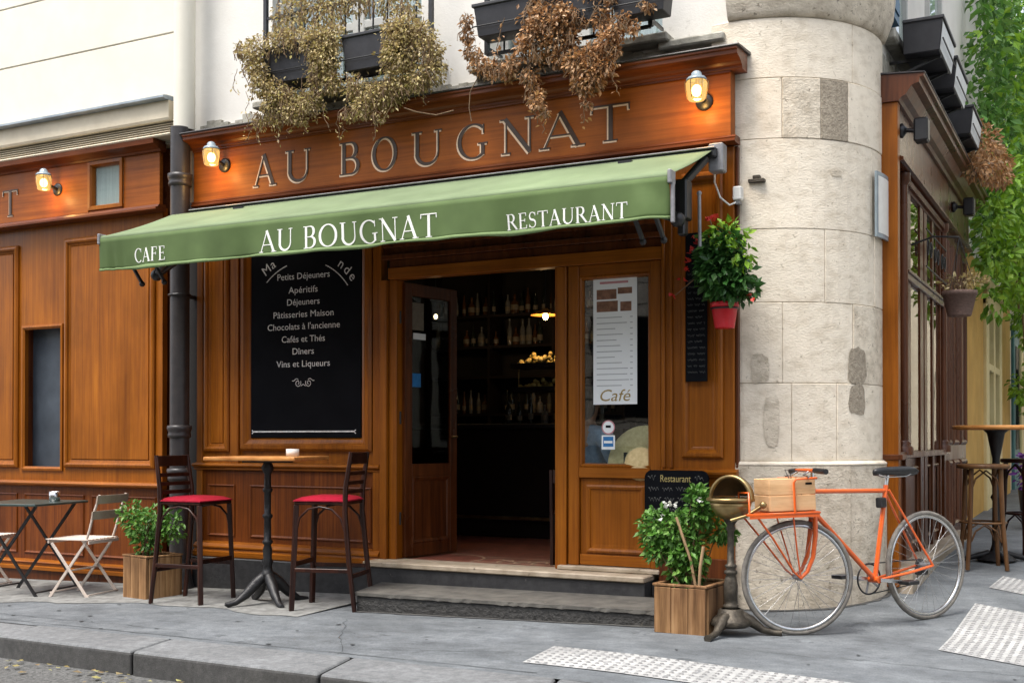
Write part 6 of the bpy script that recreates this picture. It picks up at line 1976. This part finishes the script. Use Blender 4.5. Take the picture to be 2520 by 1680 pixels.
ob = thing('side_street_building', 'pale building on the other side of the side street mirrored in the side windows', 'building', (7, 20, 0))
MB().box(6.5, 9, 7, 46, -.2, 10).build('wall', 'cream', ob)
for i in range(8):
    for z in (1.2, 4.6):
        MB().box(6.47, 6.55, 9 + i * 4.2, 10.3 + i * 4.2, z, z + 2.1).build('window', 'slate', ob)

# climbing green plant over the ochre building
vn = thing('climbing_vine', 'bright green climbing vine hanging over the ochre building', 'vine', (-1.4, 17, 3.4))
r = random.Random(41)
mb = MB()
bl = []
for i in range(26):
    y = 14.0 + i * .42
    for z in (3.7, 4.6, 5.5, 6.4, 7.3):
        bl.append((-1.30 + r.uniform(-.10, .14), y, z + r.uniform(-.3, .3), .25, .45, .5))
leaf_cloud(mb, bl, 8500, .08, .17, r, droop=.5, shell=.5)
tag(mb.build('foliage', 'leaf', vn), kind='stuff')
mb = MB()
leaf_cloud(mb, [(b[0] + .12, b[1], b[2] + .1, .28, .4, .3) for b in bl if r.random() < .3], 2600, .08, .16, r, droop=.5)
tag(mb.build('lit_foliage', 'leafy', vn), kind='stuff')  # outer leaves in a brighter green, the daylight on them put into the colour
mb = MB()
low = [(-1.08, 13.2, 3.5, .25, .4, .3), (-1.06, 12.9, 3.1, .2, .4, .28), (-1.1, 13.3, 2.75, .18, .4, .3), (-1.0, 14.2, 3.4, .3, .4, .35), (-.95, 15.2, 3.2, .35, .5, .45), (-1.0, 16.4, 3.3, .35, .6, .5), (-.95, 18, 3.1, .4, .8, .6), (-.9, 19.5, 2.9, .4, .8, .7), (-.85, 21, 2.6, .4, .8, .9), (-.8, 20, 3.8, .4, 1, .7),
       (-1.0, 14.0, 4.0, .3, .4, .5), (-.98, 15.5, 4.2, .3, .6, .5), (-.9, 17.5, 4.3, .35, .8, .6), (-1.15, 20.6, 1.9, .25, .4, .4), (-1.3, 19.5, 2.0, .12, .3, .25)]
leaf_cloud(mb, low, 4600, .07, .15, r, droop=.5, shell=.45)
tag(mb.build('hanging_foliage', 'leafy', vn), kind='stuff')
mb = MB()
for i in range(14):
    y = 14.5 + i * .55
    z = r.uniform(2.6, 3.6)
    mb.tube([(-1.2, y, 4.4), (-1.05, y + .1, z + .5), (-1.0, y + .15, z - .3)], .012, 5)
tag(mb.build('vine_stems', 'stem', vn), kind='stuff')
pp = thing('purple_plant', 'purple flowering plant in a dark pot at the far right edge', 'plant', (-.72, 13.6, G(-.72, 13.6)), None)
zt = G(-.72, 13.6)
MB().lathe([(.001, zt), (.15, zt), (.19, zt + .4), (.2, zt + .42), (.17, zt + .42), (.001, zt + .38)], (-.72, 13.6, 0), 16).build('pot', 'castblack', pp)
mb = MB()
leaf_cloud(mb, [(-.72, 13.6, zt + .62, .24, .24, .26)], 300, .05, .09, r)
tag(mb.build('flowers', 'purple', pp), kind='stuff')

# ------------------------------------------------------------------ window rails, flower boxes and dried plants
def railing(label, x0, x1, yr_, z0, z1):
    t = thing('window_railing', label, 'railing', ((x0 + x1) / 2, yr_, z0), 'black window railings')
    for x in (x0, x1):
        MB().box(x - .016, x + .016, yr_ - .016, yr_ + .016, z0, z1).build('post', 'black', t)
        MB().bar((x, yr_ + .016, z0 + .05), (x, YW, z0 + .05), .02).build('wall_stay', 'black', t)
    n_ = int((x1 - x0) / .13)
    for i in range(1, n_):
        x = x0 + (x1 - x0) * i / n_
        MB().tube([(x, yr_, z0), (x, yr_, z1)], .008, 5, caps=False).build('baluster', 'black', t)
    MB().bar((x0, yr_, z0), (x1, yr_, z0), .022).build('rail', 'black', t)
    MB().bar((x0, yr_, z0 + .62), (x1, yr_, z0 + .62), .02).build('rail', 'black', t)
railing('black iron railing of the window left above the sign', -6.24, -4.63, 7.55, 4.05, 5.1)
railing('black iron railing of the window right above the sign', -4.14, -2.84, 7.55, 4.05, 5.1)
def fbox(label, P, a0, a1, z0, z1, h0, h1, group='black flower boxes on the window railings', side='plastic', wire=True):
    """trough: slightly tapered, with a lip and a supporting rod"""
    c = P((a0 + a1) / 2, z0, (h0 + h1) / 2)
    t = thing('flower_box', label, 'flower box', c, group)
    k = .025
    vs = [P(a0 + k, z0, h0), P(a1 - k, z0, h0), P(a1 - k, z0, h1 - k), P(a0 + k, z0, h1 - k), P(a0, z1, h0), P(a1, z1, h0), P(a1, z1, h1), P(a0, z1, h1)]
    MB().add(vs, [(0, 1, 2, 3), (4, 5, 6, 7), (0, 4, 5, 1), (1, 5, 6, 2), (2, 6, 7, 3), (3, 7, 4, 0)]).build('trough', 'plastic', t, .006)
    MB().pbox(P, a0 - .012, a1 + .012, z1 - .008, z1 + .018, h0, h1 + .012).build('lip', 'plastic', t, .005)
    if side != 'plastic':
        MB().add([P(a0 + k, z0 + .01, h1 - k + .004), P(a1 - k, z0 + .01, h1 - k + .004), P(a1 - .01, z1 - .03, h1 + .002), P(a0 + .01, z1 - .03, h1 + .002)], [(0, 1, 2, 3)]).build('side_panel', side, t)
    if wire:
        zz = z0 + (z1 - z0) * .32
        MB().tube([P(a0 - .01, zz, h1 + .004), P(a1 + .01, zz, h1 + .004)], .006, 5).build('support_rod', 'black', t)
    return t
fbox('black flower box half hidden in dry tan plants at the left of the left window', PF, -6.10, -5.50, 4.05, 4.32, .17, .36)
fbox('bare black flower box in the middle of the tan dried plants', PF, -5.32, -4.72, 4.04, 4.30, .17, .36)
fbox('black flower box at the left end of the right-hand window', PF, -4.14, -3.66, 4.12, 4.34, .17, .36)
fbox('black flower box behind rusty leaves at the middle of the right-hand window', PF, -3.60, -3.12, 4.10, 4.32, .17, .36)
fbox('black flower box at the right end of the right-hand window', PF, -3.06, -2.66, 4.08, 4.30, .17, .36)
for a0, a1, z0, lab in ((8.9, 9.62, 4.03, 'nearest black flower box with pale side on the side-street wall'), (9.75, 10.5, 3.98, 'second black flower box with pale side on the side-street wall'), (10.95, 11.7, 3.90, 'third black flower box lower and farther along the side-street wall')):
    fbox(lab, PS, a0, a1, z0, z0 + .23, .05, .33, 'black flower boxes on the side-street wall', side='palemetal')
    for q, a in enumerate((a0 + .15, a1 - .15)):
        bq = MB().bar(PS(a, z0 - .012, -.07), PS(a, z0 - .012, .30), .02).bar(PS(a, z0 - .012, .28), PS(a, z0 - .14, -.07), .016)
        tag(bq.build('box_bracket', 'black'), ('far' if q else 'near') + ' iron bracket under the ' + lab.split(' with')[0].split(' lower')[0], 'bracket', 'brackets under the side-street flower boxes')

def hanging(name, label, blobs, n, mat, seed, y, s0, s1, strings):
    t = thing(name, label, 'plant', (blobs[0][0], y, 4.1))
    r = random.Random(seed)
    mb = MB()
    leaf_cloud(mb, [(x, y + r.uniform(-.03, .03), z, q * 1.5, min(q, .11) * 1.3, q * 1.5) for x, z, q in blobs], int(n * .2), s0, s1, r, droop=.7, shell=.6)
    leaf_cloud(mb, [(x, y + r.uniform(-.05, .05), z, q * .95, min(q, .11), q * 1.02) for x, z, q in blobs], n, s0, s1, r, droop=.7, shell=.45)
    tag(mb.build('dry_leaves', mat, t), kind='stuff')
    mb = MB()
    for x, z, q in blobs:
        for k in range(7):
            a = V((x + r.uniform(-q, q) * .6, y + r.uniform(-.06, .05), z + q))
            b = V((x + r.uniform(-q, q), y + r.uniform(-.1, .03), z - q * 1.2))
            mb.tube([a, a.lerp(b, .5) + V((r.uniform(-.05, .05), -.03, 0)), b], .003, 4, caps=False)
    lm = MB()
    for x, z, L in strings:
        pts = [V((x, y - .05, z))]
        for k in range(6):
            pts.append(pts[-1] + V((r.uniform(-.035, .035), r.uniform(-.01, .012), -L / 6)))
        mb.tube(pts, .003, 4, caps=False)
        leaf_cloud(lm, [(p.x, p.y, p.z, .03, .03, .04) for p in pts[1:]], int(L * 60), s0, s1, r, droop=.8)
    tag(mb.build('dry_stems', 'stem', t), kind='stuff')
    tag(lm.build('dry_strands', mat, t), kind='stuff')
B1 = [(-6.13, 4.33, 0.107), (-6.12, 4.16, 0.099), (-6.08, 4.04, 0.098), (-5.95, 3.94, 0.122), (-5.83, 3.87, 0.121), (-5.91, 4.36, 0.11), (-5.75, 4.35, 0.115), (-5.55, 4.3, 0.137), (-5.47, 4.16, 0.153), (-5.54, 4.03, 0.136), (-5.99, 3.84, 0.087), (-5.79, 3.77, 0.086), (-6.14, 3.76, 0.063), (-5.62, 3.84, 0.102), (-5.40, 4.33, 0.10), (-5.39, 3.96, 0.084), (-5.2, 3.9, 0.10), (-5.0, 3.81, 0.098), (-5.12, 3.73, 0.082), (-4.89, 3.82, 0.114), (-4.78, 3.9, 0.13), (-4.82, 4.25, 0.115), (-4.71, 4.26, 0.114), (-4.6, 4.21, 0.114), (-4.53, 4.08, 0.113), (-4.49, 3.92, 0.096), (-4.75, 4.08, 0.146), (-4.6, 3.87, 0.096), (-4.86, 4.07, 0.098), (-5.0, 3.65, 0.046), (-5.27, 3.7, 0.05), (-5.71, 3.71, 0.048), (-5.95, 3.71, 0.041), (-6.3, 4.35, .07), (-6.22, 4.2, .06)]
hanging('trailing_plant', 'dense dry tan trailing plant over the left window boxes', B1, 16500, 'dry1', 51, 7.35, .012, .040,
        [(-6.28, 4.3, .3), (-6.33, 4.2, .2), (-6.24, 4.0, .3), (-6.05, 3.72, .16), (-5.6, 3.75, .16), (-5.45, 3.8, .2), (-4.8, 3.75, .18), (-4.6, 3.8, .12), (-4.42, 4.1, .25), (-6.12, 3.8, .22), (-6.18, 3.75, .14), (-5.95, 3.7, .14), (-5.3, 3.7, .2), (-5.27, 3.6, .1), (-5.0, 3.65, .2), (-4.95, 3.7, .1), (-5.72, 3.7, .1)])
hanging('upright_plant', 'sparse dry tan stems growing up behind the left railing', [(-5.95, 4.62, .16), (-5.72, 4.7, .18), (-5.5, 4.6, .16), (-5.3, 4.68, .15), (-5.05, 4.62, .13), (-4.85, 4.55, .12)], 1900, 'dry1', 52, 7.5, .02, .045, [])
B2 = [(-4.2, 4.24, 0.048), (-4.21, 4.15, 0.048), (-4.16, 4.02, 0.057), (-4.09, 3.92, 0.062), (-3.99, 3.86, 0.068), (-3.88, 3.83, 0.062), (-3.81, 3.86, 0.061), (-3.65, 4.23, 0.093), (-3.58, 4.13, 0.107), (-3.45, 4.11, 0.107), (-3.65, 4.06, 0.077), (-3.48, 4.0, 0.091), (-3.61, 3.94, 0.092), (-3.68, 3.77, 0.061), (-3.65, 3.65, 0.067), (-3.61, 3.56, 0.054), (-3.56, 3.48, 0.036), (-3.39, 4.16, 0.076), (-3.14, 4.09, 0.075), (-2.96, 4.03, 0.059), (-3.02, 3.96, 0.059), (-2.9, 3.99, 0.053), (-3.2, 3.84, 0.09), (-3.08, 3.91, 0.065), (-3.3, 3.8, 0.09), (-3.2, 3.73, 0.095), (-3.11, 3.75, 0.074), (-3.23, 3.62, 0.059), (-3.17, 3.67, 0.074), (-3.3, 3.64, 0.036), (-3.22, 3.5, 0.024), (-2.78, 4.11, 0.036), (-3.5, 4.3, .09), (-3.2, 4.3, .08), (-3.72, 3.98, .06), (-3.45, 3.86, .06), (-3.36, 3.98, .06), (-3.02, 3.84, .045), (-3.06, 4.22, .05), (-3.3, 4.12, .05)]
hanging('rusty_plant', 'rust brown withered creeper trailing from the right window boxes', B2, 7400, 'dry2', 53, 7.35, .015, .048,
        [(-3.24, 3.6, .22), (-3.3, 3.62, .12), (-3.58, 3.5, .16), (-3.62, 3.55, .14), (-2.98, 3.8, .25), (-3.62, 4.2, .3), (-3.86, 4.2, .32)])
mb = MB()
mb.tube([(-4.55, 3.75, 0), (-4.55, 3.75, 0)], .001, 3) if False else None
mb.tube([(-4.74, 7.34, 3.68), (-4.62, 7.33, 3.63), (-4.45, 7.33, 3.585), (-4.30, 7.33, 3.60)], .005, 5)
mb.tube([(-4.08, 7.34, 3.85), (-4.16, 7.33, 3.72), (-4.17, 7.33, 3.6), (-4.15, 7.33, 3.5)], .004, 5)
tag(mb.build('dry_twig', 'stem'), 'two bare dry twigs hanging down over the sign between the plants', 'twig')
hanging('side_plant', 'dry rust brown plant hanging beside the farthest side-street flower box', [(11.9, 4.0, .2)], 0, 'dry2', 54, -1.0, .04, .07, []) if False else None
sdp = thing('withered_plant', 'withered rust brown plant hanging past the farthest side-street flower box', 'plant', (-1.1, 12.1, 3.9))
mb = MB()
leaf_cloud(mb, [(-1.1, 11.9, 4.0, .16, .3, .22), (-1.05, 12.3, 3.9, .16, .3, .22), (-1.12, 11.7, 3.75, .14, .25, .12), (-1.05, 12.8, 3.95, .16, .3, .2)], 1300, .04, .075, r, droop=.6)
tag(mb.build('dry_leaves', 'dry2', sdp), kind='stuff')
